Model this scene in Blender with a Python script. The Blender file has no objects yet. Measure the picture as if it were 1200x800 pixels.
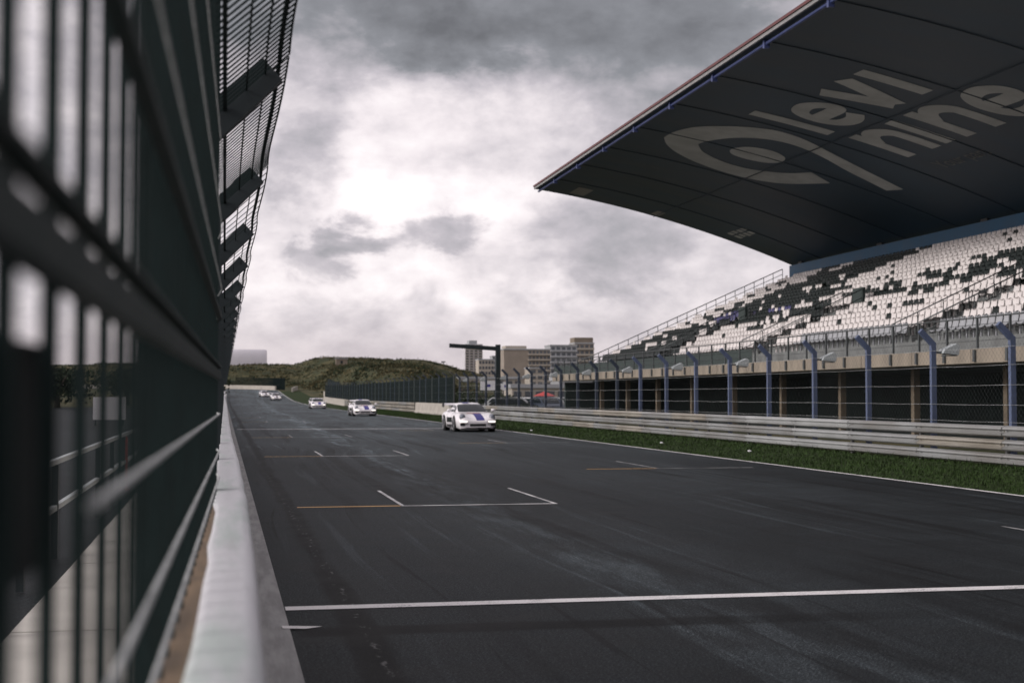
import bpy, math, random
from mathutils import Vector, noise as mnoise
R = math.radians
scn = bpy.context.scene
COL = scn.collection
rnd = random.Random(7)

# ------------------------------------------------------------------ helpers
def tag(o, label=None, cat=None, group=None, kind=None):
    if label: o['label'] = label
    if cat: o['category'] = cat
    if group: o['group'] = group
    if kind: o['kind'] = kind
    return o

def empty(name, loc=(0, 0, 0), rz=0.0, **k):
    o = bpy.data.objects.new(name, None); COL.objects.link(o)
    o.location = loc; o.rotation_euler = (0, 0, rz); o.empty_display_size = .2
    return tag(o, **k)

class MB:
    def __init__(s): s.v = []; s.f = []; s.m = []; s.sm = []
    def add(s, vs, fs, mi=0, smooth=False):
        b = len(s.v); s.v += [tuple(p) for p in vs]
        for f in fs:
            s.f.append(tuple(b + i for i in f)); s.m.append(mi); s.sm.append(smooth)
        return s
    def box(s, x0, x1, y0, y1, z0, z1, mi=0):
        vs = [(x0,y0,z0),(x1,y0,z0),(x1,y1,z0),(x0,y1,z0),(x0,y0,z1),(x1,y0,z1),(x1,y1,z1),(x0,y1,z1)]
        return s.add(vs, [(0,3,2,1),(4,5,6,7),(0,1,5,4),(1,2,6,5),(2,3,7,6),(3,0,4,7)], mi)
    def cbox(s, c, sx, sy, sz, mi=0):
        x, y, z = c; return s.box(x-sx/2, x+sx/2, y-sy/2, y+sy/2, z-sz/2, z+sz/2, mi)
    def bar(s, p0, p1, w, h=None, mi=0):
        p0 = Vector(p0); p1 = Vector(p1); h = h or w
        d = (p1 - p0).normalized(); up = Vector((0,0,1)) if abs(d.z) < .95 else Vector((1,0,0))
        a = d.cross(up).normalized()*w/2; b = a.cross(d).normalized()*h/2
        vs = [p0-a-b, p0+a-b, p0+a+b, p0-a+b, p1-a-b, p1+a-b, p1+a+b, p1-a+b]
        return s.add(vs, [(0,3,2,1),(4,5,6,7),(0,1,5,4),(1,2,6,5),(2,3,7,6),(3,0,4,7)], mi)
    def tube(s, p0, p1, r, n=6, mi=0, r1=None, cap=True):
        p0 = Vector(p0); p1 = Vector(p1); r1 = r if r1 is None else r1
        d = (p1 - p0).normalized(); up = Vector((0,0,1)) if abs(d.z) < .95 else Vector((1,0,0))
        a = d.cross(up).normalized(); b = a.cross(d).normalized()
        vs = []
        for p, rr in ((p0, r), (p1, r1)):
            for i in range(n):
                t = 2*math.pi*i/n; vs.append(p + a*math.cos(t)*rr + b*math.sin(t)*rr)
        fs = [(i, (i+1) % n, n+(i+1) % n, n+i) for i in range(n)]
        s.add(vs, fs, mi, True)
        if cap:
            k = len(s.v) - 2*n
            s.f.append(tuple(range(k+n-1, k-1, -1))); s.m.append(mi); s.sm.append(False)
            s.f.append(tuple(range(k+n, k+2*n))); s.m.append(mi); s.sm.append(False)
        return s
    def path(s, pts, r, n=6, mi=0):
        for a, b in zip(pts, pts[1:]): s.tube(a, b, r, n, mi)
        return s
    def prism(s, poly, axis, a, b, mi=0):
        """poly of 2-D points swept along an axis from a to b: axis 'y': (x,z); axis 'x': (y,z); axis 'z': (x,y)."""
        f = {'y': lambda p, t: (p[0], t, p[1]), 'x': lambda p, t: (t, p[0], p[1]), 'z': lambda p, t: (p[0], p[1], t)}[axis]
        n = len(poly)
        vs = [f(p, a) for p in poly] + [f(p, b) for p in poly]
        return s.add(vs, [(i, (i+1) % n, n+(i+1) % n, n+i) for i in range(n)] + [tuple(range(n-1,-1,-1)), tuple(range(n, 2*n))], mi)
    def grid(s, rows, mi=0, smooth=True):
        n = len(rows[0]); vs = [p for r in rows for p in r]
        return s.add(vs, [(i*n+j, i*n+j+1, (i+1)*n+j+1, (i+1)*n+j) for i in range(len(rows)-1) for j in range(n-1)], mi, smooth)
    def ell(s, c, rx, ry, rz, nu=12, nv=8, mi=0):
        rows = []
        for j in range(nv+1):
            t = math.pi*j/nv
            rows.append([(c[0]+rx*math.sin(t)*math.cos(2*math.pi*i/nu), c[1]+ry*math.sin(t)*math.sin(2*math.pi*i/nu), c[2]+rz*math.cos(t)) for i in range(nu+1)])
        return s.grid(rows, mi)
    def mesh(s, name, mats):
        me = bpy.data.meshes.new(name); me.from_pydata(s.v, [], s.f)
        for m in (mats if isinstance(mats, (list, tuple)) else [mats]): me.materials.append(m)
        if len(me.polygons):
            me.polygons.foreach_set('material_index', s.m); me.polygons.foreach_set('use_smooth', s.sm)
        me.update(); return me
    def build(s, name, mats, parent=None, loc=None, **k):
        o = bpy.data.objects.new(name, s.mesh(name, mats)); COL.objects.link(o)
        if parent: o.parent = parent
        if loc: o.location = loc
        return tag(o, **k)

def place(name, me, parent=None, loc=(0,0,0), rz=0.0, **k):
    o = bpy.data.objects.new(name, me); COL.objects.link(o); o.location = loc; o.rotation_euler = (0,0,rz)
    if parent: o.parent = parent
    return tag(o, **k)

def copy_tree(o, parent=None):
    c = o.copy(); COL.objects.link(c)
    if parent: c.parent = parent
    for ch in [x for x in COL.objects if x.parent == o]: copy_tree(ch, c)
    return c

# ------------------------------------------------------------------ materials
class NT:
    def __init__(s, nt): s.t = nt
    def n(s, typ, **k):
        nd = s.t.nodes.new(typ)
        for a, v in k.items(): setattr(nd, a, v)
        return nd
    def l(s, a, b): s.t.links.new(a, b)
    def put(s, sock, v):
        if isinstance(v, bpy.types.NodeSocket): s.l(v, sock)
        elif v is not None: sock.default_value = v
    def m(s, op, a, b=None, c=None, clamp=False):
        nd = s.n('ShaderNodeMath', operation=op, use_clamp=clamp)
        for i, v in enumerate((a, b, c)):
            if v is not None: s.put(nd.inputs[i], v)
        return nd.outputs[0]
    def mix(s, f, a, b, blend='MIX'):
        nd = s.n('ShaderNodeMix', data_type='RGBA', blend_type=blend)
        s.put(nd.inputs[0], f); s.put(nd.inputs[6], a); s.put(nd.inputs[7], b)
        return nd.outputs[2]
    def noise(s, vec, scale, detail=4, rough=.55, dist=0):
        nd = s.n('ShaderNodeTexNoise'); s.put(nd.inputs['Vector'], vec)
        nd.inputs['Scale'].default_value = scale; nd.inputs['Detail'].default_value = detail
        nd.inputs['Roughness'].default_value = rough; nd.inputs['Distortion'].default_value = dist
        return nd.outputs[0]
    def mapv(s, vec, sc=(1,1,1), loc=(0,0,0)):
        nd = s.n('ShaderNodeMapping'); s.l(vec, nd.inputs[0]); nd.inputs['Scale'].default_value = sc; nd.inputs['Location'].default_value = loc
        return nd.outputs[0]
    def step(s, v, a, b):
        nd = s.n('ShaderNodeMapRange', interpolation_type='SMOOTHSTEP'); s.put(nd.inputs[0], v)
        nd.inputs[1].default_value = a; nd.inputs[2].default_value = b; return nd.outputs[0]
    def ramp(s, f, stops):
        nd = s.n('ShaderNodeValToRGB'); s.l(f, nd.inputs[0]); e = nd.color_ramp.elements
        e[0].position, e[0].color = stops[0][0], (*stops[0][1], 1); e[1].position, e[1].color = stops[-1][0], (*stops[-1][1], 1)
        for p, c in stops[1:-1]:
            x = e.new(p); x.color = (*c, 1)
        return nd.outputs[0]

def rgb(c): return (c[0], c[1], c[2], 1)
def base_mat(name):
    m = bpy.data.materials.new(name); m.use_nodes = True
    t = NT(m.node_tree); b = m.node_tree.nodes['Principled BSDF']
    return m, t, b
def mat(name, c, rough=.6, metal=0.0, var=.25, scale=3.0, c2=None, bump=0.0, spec=.5, coat=0.0, streak=None, emit=None):
    m, t, b = base_mat(name)
    geo = t.n('ShaderNodeTexCoord').outputs['Object']
    v = t.mapv(geo, streak) if streak else geo
    n = t.noise(v, scale, 6, .6)
    d = c2 or tuple(x*(1-var) for x in c)
    k = t.step(n, .3, .7)
    t.l(t.mix(k, rgb(d), rgb(c)), b.inputs['Base Color'])
    t.l(t.m('MULTIPLY_ADD', n, .25, rough-.12, True), b.inputs['Roughness'])
    b.inputs['Metallic'].default_value = metal; b.inputs['Specular IOR Level'].default_value = spec
    b.inputs['Coat Weight'].default_value = coat
    if bump:
        bp = t.n('ShaderNodeBump'); bp.inputs['Strength'].default_value = bump; bp.inputs['Distance'].default_value = .01
        t.l(t.noise(geo, scale*8, 4), bp.inputs['Height']); t.l(bp.outputs[0], b.inputs['Normal'])
    if emit:
        b.inputs['Emission Color'].default_value = rgb(emit[0]); b.inputs['Emission Strength'].default_value = emit[1]
    return m

def asphalt_mat(name, track=True):
    m, t, b = base_mat(name)
    p = t.n('ShaderNodeTexCoord').outputs['Object']
    sep = t.n('ShaderNodeSeparateXYZ'); t.l(p, sep.inputs[0]); X, Y = sep.outputs[0], sep.outputs[1]
    grain = t.noise(p, 60, 4, .75); stone = t.noise(p, 70, 2, .6); coarse = t.noise(p, 22, 3, .7)
    mid = t.noise(p, 1.3, 5, .6); big = t.noise(t.mapv(p, (.25, .06, 1)), 1.0, 4, .55)
    # stones in bitumen
    col = t.mix(t.step(grain, .40, .66), rgb((.0045, .0070, .0085)), rgb((.030, .037, .041)))
    col = t.mix(t.m('MULTIPLY', t.step(stone, .56, .66), .75), col, rgb((.100, .112, .118)))
    col = t.mix(t.m('MULTIPLY', t.step(coarse, .47, .35), .7), col, rgb((.003, .005, .006)))
    F = t.m('MULTIPLY_ADD', t.step(mid, .3, .7), .45, .72)
    F = t.m('MULTIPLY', F, t.m('MULTIPLY_ADD', t.step(big, .35, .65), .5, .70))
    def mul(f, k): 
        nonlocal F
        F = t.m('MULTIPLY', F, t.m('MULTIPLY_ADD', f, k - 1.0, 1.0))
    if track:
        wob = t.m('MULTIPLY', t.m('SUBTRACT', t.noise(t.mapv(p, (0, .05, 0)), 1, 2), .5), 1.6)
        xs = t.m('ADD', t.m('ADD', X, t.m('MULTIPLY', Y, -.012)), wob)
        def lane(k, sy, off=0):
            c = t.n('ShaderNodeCombineXYZ'); t.l(t.m('ADD', xs, off), c.inputs[0]); t.l(t.m('MULTIPLY', Y, sy), c.inputs[1]); return t.noise(c.outputs[0], k, 3, .6)
        patch = t.step(t.noise(t.mapv(p, (.5, .10, 1)), 1.0, 3), .38, .60)
        mul(t.m('MULTIPLY', t.step(lane(2.2, .010), .50, .60), patch), .42)          # broad rubbered lanes
        mul(t.step(lane(6.5, .02, 4.0), .60, .68), .45)                               # thin tyre marks
        mul(t.step(lane(4.0, .02, 9.0), .57, .70), 1.9)                               # worn pale lanes
        band = t.m('MULTIPLY', t.step(t.m('ABSOLUTE', t.m('SUBTRACT', xs, 3.4)), .9, .1), t.step(t.noise(t.mapv(p, (2.2, .35, 1)), 1.2, 4, .7), .42, .66))
        mul(band, 2.6)                                                                # scrubbed by launches off the grid
        mul(t.step(t.m('ADD', Y, t.m('MULTIPLY', t.m('SUBTRACT', mid, .5), 12)), 16, 80), 3.2)   # paler away from the line: grazing sheen painted in, besides worn grey
        seam = t.m('ADD', t.m('ABSOLUTE', t.m('SUBTRACT', X, .92)), t.m('MULTIPLY', t.m('SUBTRACT', t.noise(t.mapv(p, (1, .5, 1)), .8, 5), .5), .35))
        mul(t.step(seam, .16, .05), .30)                                              # tar seam by the wall
        ol = t.m('ABSOLUTE', t.m('SUBTRACT', t.m('MULTIPLY_ADD', X, .02, Y), 9.78)); ol = t.m('ADD', ol, t.m('MULTIPLY', t.m('SUBTRACT', mid, .5), .12))
        mul(t.m('MULTIPLY', t.step(ol, .24, .12), t.m('MULTIPLY', t.step(X, .45, .6), t.step(X, 6.5, 2.5))), .25)   # old line blacked out
    cF = t.n('ShaderNodeCombineXYZ')
    for q in range(3): t.l(F, cF.inputs[q])
    col = t.mix(1.0, col, cF.outputs[0], 'MULTIPLY')
    if track:
        pl = t.m('MULTIPLY', t.step(t.m('ABSOLUTE', t.m('SUBTRACT', X, t.m('MULTIPLY_ADD', Y, -.006, 1.02))), .05, .02), t.step(t.noise(t.mapv(p, (6, 2.2, 1)), 2.0, 4, .7), .55, .68))
        col = t.mix(t.m('MULTIPLY', pl, .8), col, rgb((.16, .16, .16)))
    t.l(col, b.inputs['Base Color'])
    t.l(t.m('MULTIPLY_ADD', mid, .2, .55), b.inputs['Roughness']); b.inputs['Specular IOR Level'].default_value = .08
    bp = t.n('ShaderNodeBump'); bp.inputs['Strength'].default_value = .35; bp.inputs['Distance'].default_value = .01
    t.l(grain, bp.inputs['Height']); t.l(bp.outputs[0], b.inputs['Normal'])
    return m

def paint_mat(name, c, wear=.45):
    m, t, b = base_mat(name)
    p = t.n('ShaderNodeTexCoord').outputs['Object']
    n = t.noise(p, 60, 4, .7); n2 = t.noise(p, 2.2, 4, .6)
    k = t.step(t.m('ADD', t.m('MULTIPLY', n, .55), t.m('MULTIPLY', n2, .45)), wear-.08, wear+.10)
    t.l(t.mix(k, rgb((.045, .046, .05)), rgb(c)), b.inputs['Base Color']); b.inputs['Roughness'].default_value = .6
    return m

def ground_mat():
    m, t, b = base_mat('dune grass and sand')
    p = t.n('ShaderNodeTexCoord').outputs['Object']
    a = t.noise(p, .05, 6, .65); c = t.noise(p, .35, 5, .6); g = t.noise(p, 6, 4, .7)
    col = t.mix(t.step(a, .42, .60), rgb((.040, .044, .020)), rgb((.105, .088, .042)))
    col = t.mix(t.m('MULTIPLY', t.step(c, .48, .62), .8), col, rgb((.022, .030, .017)))
    col = t.mix(t.m('MULTIPLY', t.step(c, .44, .34), .6), col, rgb((.11, .095, .055)))
    col = t.mix(t.m('MULTIPLY', t.step(g, .35, .7), .5), col, rgb((.035, .045, .018)))
    t.l(col, b.inputs['Base Color']); b.inputs['Roughness'].default_value = .95; b.inputs['Specular IOR Level'].default_value = .15
    bp = t.n('ShaderNodeBump'); bp.inputs['Strength'].default_value = .8; bp.inputs['Distance'].default_value = .4
    t.l(c, bp.inputs['Height']); t.l(bp.outputs[0], b.inputs['Normal'])
    return m

M = {}
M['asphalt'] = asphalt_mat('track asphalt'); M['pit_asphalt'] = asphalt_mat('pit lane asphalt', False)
M['ground'] = ground_mat()
M['verge'] = mat('verge soil and turf', (.026, .044, .012), .95, var=.5, scale=2.5, spec=.1)
M['blade'] = mat('grass blade', (.034, .063, .016), .8, var=.5, scale=1.2, spec=.2)
M['white_line'] = paint_mat('white road paint', (.74, .72, .72), .40)
M['worn_line'] = paint_mat('worn white road paint', (.62, .61, .61), .45)
M['faint_line'] = paint_mat('faint white road paint', (.45, .45, .45), .50)
M['orange_line'] = paint_mat('worn orange road paint', (.60, .34, .10), .37)
M['concrete'] = mat('kerb concrete', (.36, .36, .36), .85, var=.4, scale=3, bump=.2, streak=(3, .35, 1))
M['pale_concrete'] = mat('pale concrete', (.42, .39, .35), .85, var=.3, scale=1.6, bump=.3)
M['walkway'] = mat('pit wall walkway concrete', (.55, .53, .49), .85, var=.25, scale=.8, bump=.3)
M['stand_concrete'] = mat('stained fascia concrete', (.27, .232, .185), .85, var=.35, scale=1.0, streak=(1, 1, .3), bump=.2)
M['grey_concrete'] = mat('grey step concrete', (.17, .18, .18), .85, var=.35, scale=1.2, bump=.2)
M['column'] = mat('dirty column concrete', (.155, .125, .09), .9, var=.4, scale=1.5)
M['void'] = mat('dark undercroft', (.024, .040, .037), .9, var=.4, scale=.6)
M['fence_dark'] = mat('dark green coated wire', (.011, .023, .0225), .7, var=.3, scale=8, spec=.2)
M['post_dark'] = mat('dark slate steel post', (.015, .026, .030), .6, var=.3, scale=5, streak=(1, 1, .2))
M['cable'] = mat('galvanised cable', (.50, .52, .52), .5, .2, var=.3, scale=20)
M['rust_sill'] = mat('weathered timber sill', (.17, .115, .068), .85, var=.6, scale=9, streak=(1, .3, 1), bump=.5)
def cap_mat():
    m, t, b = base_mat('white painted wall capping')
    p = t.n('ShaderNodeTexCoord').outputs['Object']
    a = t.noise(t.mapv(p, (3, .35, 3)), 1.6, 6, .65); c = t.noise(t.mapv(p, (2, .3, 2)), 5, 5, .7); g = t.noise(t.mapv(p, (1, .3, 1)), 60, 3, .6)
    col = t.mix(t.step(a, .46, .66), rgb((.52, .52, .55)), rgb((.39, .44, .43)))
    col = t.mix(t.m('MULTIPLY', t.step(c, .55, .75), .7), col, rgb((.34, .34, .35)))
    col = t.mix(t.m('MULTIPLY', t.step(g, .55, .8), .5), col, rgb((.25, .25, .26)))
    t.l(col, b.inputs['Base Color']); t.l(t.m('MULTIPLY_ADD', a, .3, .28), b.inputs['Roughness'])
    return m
M['cap'] = cap_mat()
M['galv'] = mat('weathered galvanised rail', (.29, .30, .305), .55, .2, var=.38, scale=1.4, streak=(1, .35, 1), c2=(.21, .205, .195))
M['galv_new'] = mat('clean galvanised rail', (.38, .39, .39), .5, .2, var=.25, scale=1.4, streak=(1, .35, 1))
M['galv_rust'] = mat('rust stained rail', (.34, .32, .285), .6, .15, var=.4, scale=1.4, streak=(1, .35, 1), c2=(.21, .19, .16))
M['steel_dark'] = mat('dark rail post steel', (.09, .09, .09), .6, .3, var=.4)
M['blue_post'] = mat('blue painted fence post', (.095, .125, .215), .5, var=.25, scale=6, streak=(1, 1, .3))
M['navy_post'] = mat('dark blue fence post', (.040, .055, .085), .5, var=.25, scale=6)
M['lamp_grey'] = mat('pale grey lamp housing', (.45, .49, .50), .5, var=.2)
M['lamp_glass'] = mat('lamp glass', (.10, .12, .13), .15, var=.1)
M['seat_white'] = mat('white seat plastic', (.66, .62, .61), .45, var=.2, scale=.9)
M['seat_dark'] = mat('black green seat plastic', (.008, .015, .014), .5, var=.3, scale=2, spec=.25)
M['seat_blue'] = mat('blue seat plastic', (.035, .035, .14), .4, var=.3, scale=2)
M['seat_grey'] = mat('grey seat plastic', (.30, .31, .33), .45, var=.2, scale=2)
M['roof_under'] = mat('slate roof lining', (.036, .066, .094), .55, var=.30, scale=.5, streak=(.3, 1, 1))
M['roof_rib'] = mat('roof lining joint', (.026, .046, .064), .6, var=.2)
M['logo'] = mat('pale beige sign paint', (.47, .49, .47), .6, var=.25, scale=.7)
M['logo_dim'] = mat('dull grey sign paint', (.16, .165, .16), .6, var=.15)
M['roof_top'] = mat('roof sheet metal', (.22, .22, .22), .5, var=.2)
M['red_trim'] = mat('dark red trim', (.11, .022, .022), .5, var=.3)
M['white_trim'] = mat('off white trim', (.26, .26, .26), .5, var=.3)
M['blue_pipe'] = mat('blue gutter pipe', (.050, .070, .19), .45, var=.2)
M['blue_wall'] = mat('blue back wall panel', (.006, .070, .150), .55, var=.2, scale=.6)
M['rail_steel'] = mat('grey handrail steel', (.075, .085, .088), .45, .3, var=.2)
M['black'] = mat('matt black', (.012, .013, .014), .6, var=.2)
M['board_dark'] = mat('dark rubber board', (.010, .015, .015), .8, var=.3, spec=.2)
M['board'] = mat('green banner cloth', (.030, .045, .043), .8, var=.25, scale=2)
M['car_white'] = mat('white car paint', (.80, .77, .80), .28, var=.04, coat=.6)
M['glass_dark'] = mat('dark car glass', (.010, .016, .020), .2, var=.1, spec=.35)
M['tyre'] = mat('tyre rubber', (.014, .014, .015), .8, var=.2)
M['rim'] = mat('alloy rim', (.30, .30, .32), .35, .7, var=.2)
M['stripe'] = mat('royal blue stripe', (.022, .020, .20), .45, var=.1, spec=.3)
M['lamp_on'] = mat('lit running light', (.9, .88, .82), .3, var=.02, emit=((1, .93, .82), 1.4))
M['headlight'] = mat('headlight glass', (.20, .22, .27), .12, var=.2, spec=.8)
M['red'] = mat('red paint', (.45, .035, .030), .5, var=.25)
M['foil_red'] = mat('faded red decal', (.50, .22, .22), .5, var=.3, scale=20)
M['white_panel'] = mat('white panel', (.66, .66, .68), .5, var=.15, scale=1)
M['brick_tan'] = mat('tan brick', (.29, .25, .21), .85, var=.2, scale=.12)
M['render_cream'] = mat('cream render', (.40, .36, .31), .8, var=.2, scale=.08)
M['render_grey'] = mat('pale grey render', (.36, .37, .39), .8, var=.2, scale=.08)
M['block_glass'] = mat('apartment window glass', (.09, .10, .115), .2, var=.4, scale=.2)
M['brick_dark'] = mat('brown brick', (.20, .165, .13), .85, var=.25, scale=.12)
M['tank'] = mat('white tank sheet', (.58, .56, .60), .5, var=.12, scale=.15)
M['leaf'] = mat('dark hedge leaves', (.026, .040, .020), .8, var=.5, scale=.6, spec=.2)
M['leaf_olive'] = mat('olive scrub leaves', (.058, .055, .028), .85, var=.45, scale=.5, spec=.15)
M['leaf_dry'] = mat('dry marram grass', (.13, .108, .055), .9, var=.4, scale=.4, spec=.1)
M['bark'] = mat('bark', (.05, .04, .03), .9, var=.4)

# ------------------------------------------------------------------ terrain and road
ZY = [(-500, 0), (195, 0), (215, .12), (240, .3), (266, .58), (300, 1.46), (340, 2.68), (375, 3.35), (400, 3.6), (5000, 3.6)]
def zr(y):
    for (a, za), (b, zb) in zip(ZY, ZY[1:]):
        if y <= b: return za + (zb - za)*(y - a)/(b - a)
    return 3.6
def sst(a, b, x):
    t = min(1, max(0, (x - a)/(b - a))); return t*t*(3 - 2*t)
def dune(x, y):
    h = 0.0
    # sea dune along the horizon behind the last corner
    w = sst(392, 470, y)*(1 - .5*sst(560, 760, y))*(1 - sst(70, 105, x - (y - 470)*.12))
    h += w*(7.6 + 1.5*mnoise.noise(Vector((x*.03, y*.03, 1.7))))
    # steep dune inside the fence on the right
    e = sst(21, 33, x)*(1 - sst(.132, .166, x/max(y, 1)))*sst(225, 300, y)*(1 - sst(390, 450, y)*.6)
    h += e*(5.9 + .9*mnoise.noise(Vector((x*.12, y*.05, 4.2))) + .25*mnoise.noise(Vector((x*.4, y*.2, 9.2))))
    if h > .2: h += .35*mnoise.noise(Vector((x*.25, y*.25, .5)))*min(1, h/3)
    return h
def zt(x, y): return zr(y) + dune(x, y) - .03

def axis(lo, hi, dense):
    out = [lo]; 
    while out[-1] < hi:
        v = out[-1]; st = 90
        for a, b, s in dense:
            if a <= v < b: st = s; break
        out.append(v + st)
    return out
xs = axis(-3000, 3000, [(-3000, -200, 200), (-200, -20, 12), (-20, 100, 2.5), (100, 300, 20), (300, 3000, 150)])
ys = axis(-200, 4200, [(-200, 180, 20), (180, 560, 4), (560, 800, 20), (800, 4200, 200)])
b = MB(); b.grid([[(x, y, zt(x, y)) for x in xs] for y in ys])
b.build('ground', M['ground'], kind='structure')

# centreline: straight, then a left hander
CX, RAD, Y1 = 6.45, 39.0, 338.0
def road_pt(s, off):
    if s <= Y1: return CX + off, s
    a = (s - Y1)/RAD
    if a > 1.9: a = 1.9
    return CX - RAD + (RAD + off)*math.cos(a), Y1 + (RAD + off)*math.sin(a)
def ribbon(o0, o1, s0, s1, dz, nx=1, step=None):
    ss = []; s = s0
    while s < s1:
        ss.append(s); s += step or (4 if s < 330 else 2)
    ss.append(s1)
    rows = []
    for s in ss:
        r = []
        for i in range(nx + 1):
            x, y = road_pt(s, o0 + (o1 - o0)*i/nx); r.append((x, y, zr(y) + dz))
        rows.append(r)
    return MB().grid(rows)
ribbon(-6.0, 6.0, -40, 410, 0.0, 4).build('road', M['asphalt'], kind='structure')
ribbon(-6.42, -6.0, -40, 400, .012, 1).build('kerb_gutter', M['concrete'], kind='structure')
ribbon(5.94, 6.06, -10, 405, .006, 1).build('road_edge_line', M['white_line'], kind='structure')
b = MB(); b.grid([[(-22, y, -.012), (-1.40, y, -.012)] for y in range(-30, 330, 10)]); b.build('pit_lane', M['pit_asphalt'], kind='structure')
b = MB()
for i in range(-6, 130):
    b.box(-1.38, -.20, i*2.0 + .008, i*2.0 + 1.992, -.02, .02 + .003*(i % 3))
b.build('pit_wall_walkway', M['walkway'], kind='structure')
ribbon(6.06, 11.0, -20, 336, -.006, 2).build('grass_verge', M['verge'], kind='structure')
# blades on the verge
b = MB()
for i in range(46000):
    y = 14 + 150*(rnd.random()**2.0); x = rnd.uniform(12.54, 17.2)
    if rnd.random() < .12: x = 12.50 + abs(rnd.gauss(0, .05))
    h = rnd.uniform(.03, .085)*(1.25 if mnoise.noise(Vector((x*.6, y*.3, 0))) > .05 else .8); a = rnd.random()*3.14; w = .010 + .00022*y
    dx, dy = math.cos(a)*w, math.sin(a)*w
    lx, ly = rnd.uniform(-.04, .04), rnd.uniform(-.04, .04); z = zr(y) - .01
    b.add([(x-dx, y-dy, z), (x+dx, y+dy, z), (x+lx, y+ly, z+h)], [(0, 1, 2)])
for i in range(1300):
    y = 13 + 120*(rnd.random()**1.8); x = rnd.uniform(16.85, 17.25); h = rnd.uniform(.06, .18); a = rnd.random()*3.14; w = .012 + .0002*y
    dx, dy = math.cos(a)*w, math.sin(a)*w; z = zr(y) - .01
    b.add([(x-dx, y-dy, z), (x+dx, y+dy, z), (x+rnd.uniform(-.08, .08), y+rnd.uniform(-.08, .08), z+h)], [(0, 1, 2)])
b.build('verge_grass', M['blade'], kind='stuff', label='short green grass growing along the verge by the guardrail', cat='grass')

# painted markings
def quad(mb, x0, x1, y0, y1, z=.005):
    n = max(1, int(abs(x1 - x0)/1.0)); 
    mb.add([(x0, y0, z), (x1, y0, z), (x1, y1, z), (x0, y1, z)], [(0, 1, 2, 3)]); return mb
quad(MB(), .46, 12.38, 10.76, 10.95).build('start_line', M['white_line'], kind='structure')
MB().add([(.40, 9.86, .018), (.56, 9.89, .006), (.68, 9.97, .006), (.40, 9.97, .018)], [(0, 1, 2, 3)]).build('road_marking_stub', M['white_line'], kind='structure')
quad(MB(), .60, 12.2, 67.9, 68.3).build('far_grid_line', M['white_line'], kind='structure')
for k, y in enumerate((20.5, 37.6, 54.6, 86, 103)):
    quad(MB(), 1.03, 2.51, y, y + .13).build('orange_grid_line', M['orange_line'], kind='structure')
    g = MB(); quad(g, 2.52, 4.84, y, y + .12); quad(g, 2.52, 2.575, y + .124, y + 3.4); quad(g, 4.785, 4.84, y + .124, y + 3.6)
    g.build('grid_box_marking', M['worn_line' if k < 2 else 'faint_line'], kind='structure')
for y in (12.4, 29.9, 47, 64):
    if y > 20: quad(MB(), 7.7, 9.28, y, y + .10).build('orange_grid_line', M['orange_line'], kind='structure')
    g = MB(); quad(g, 9.29, 11.5, y - .02, y + .08); quad(g, 9.29, 9.36, y + .084, y + 3.5); g.build('grid_box_marking', M['faint_line'], kind='structure')

# ------------------------------------------------------------------ pit wall and left debris fence
def xr_wall(y):
    T = [(-5, .05), (0, .056), (2.5, .078), (4.3, .100), (7.2, .119), (11.4, .121), (19, .101), (30, .10), (70, .14), (300, .14)]
    for (a, p), (c, q) in zip(T, T[1:]):
        if y <= c: return p + (q - p)*(y - a)/(c - a)
    return .14
def xf(y): return -.150 + .0143*y if y < 7.7 else -.075
sy = [-3 + i*.5 for i in range(60)] + [27 + i*5 for i in range(55)]
wall = empty('pit_wall', (0, 0, 0), label='long white topped concrete pit wall along the left edge of the track', cat='wall')
b = MB(); rows = []
for y in sy:
    x = xr_wall(y); z = zr(y); rows.append([(x - .03, y, z - .05), (x - .035, y, z + 1.02), (xf(y) - .05, y, z + 1.02), (xf(y) - .05, y, z - .05)])
b.grid(rows, smooth=False); b.build('wall_body', M['pale_concrete'], wall)
b = MB(); rows = []
for y in sy:
    x = xr_wall(y) + .006*mnoise.noise(Vector((0, y*1.3, 2))); z = zr(y)
    l = -.115 + .0143*y if y < 6.6 else -.05
    if y < 6.6: l = xr_wall(y) - .150 + .012*mnoise.noise(Vector((3, y*2.5, 0)))
    w = x - l; pr = []
    for k in range(9):
        a = math.pi*k/8*.5; pr.append((x - .045 + .045*math.cos(a), z + 1.055 + .045*math.sin(a)))
    rows.append([(x - .012, y, z + .96), (x, y, z + 1.0)] and [(x - .004, y, z + .95)] + [(p[0], y, p[1]) for p in pr] + [(l + .02, y, z + 1.098), (l, y, z + 1.085), (l, y, z + 1.0)])
b.grid(rows); b.build('wall_capping', M['cap'], wall)
b = MB(); rows = []
for i in range(40):
    y = -3 + i*.26; jag = .004*mnoise.noise(Vector((7, y*9, 1)))
    rows.append([(xf(y) - .03, y, 1.0), (xf(y) - .03, y, 1.072 + jag), (xr_wall(y) - .12, y, 1.078 + jag), (xr_wall(y) - .12, y, 1.0)])
b.grid(rows, smooth=False); b.build('timber_sill', M['rust_sill'], wall)

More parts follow.
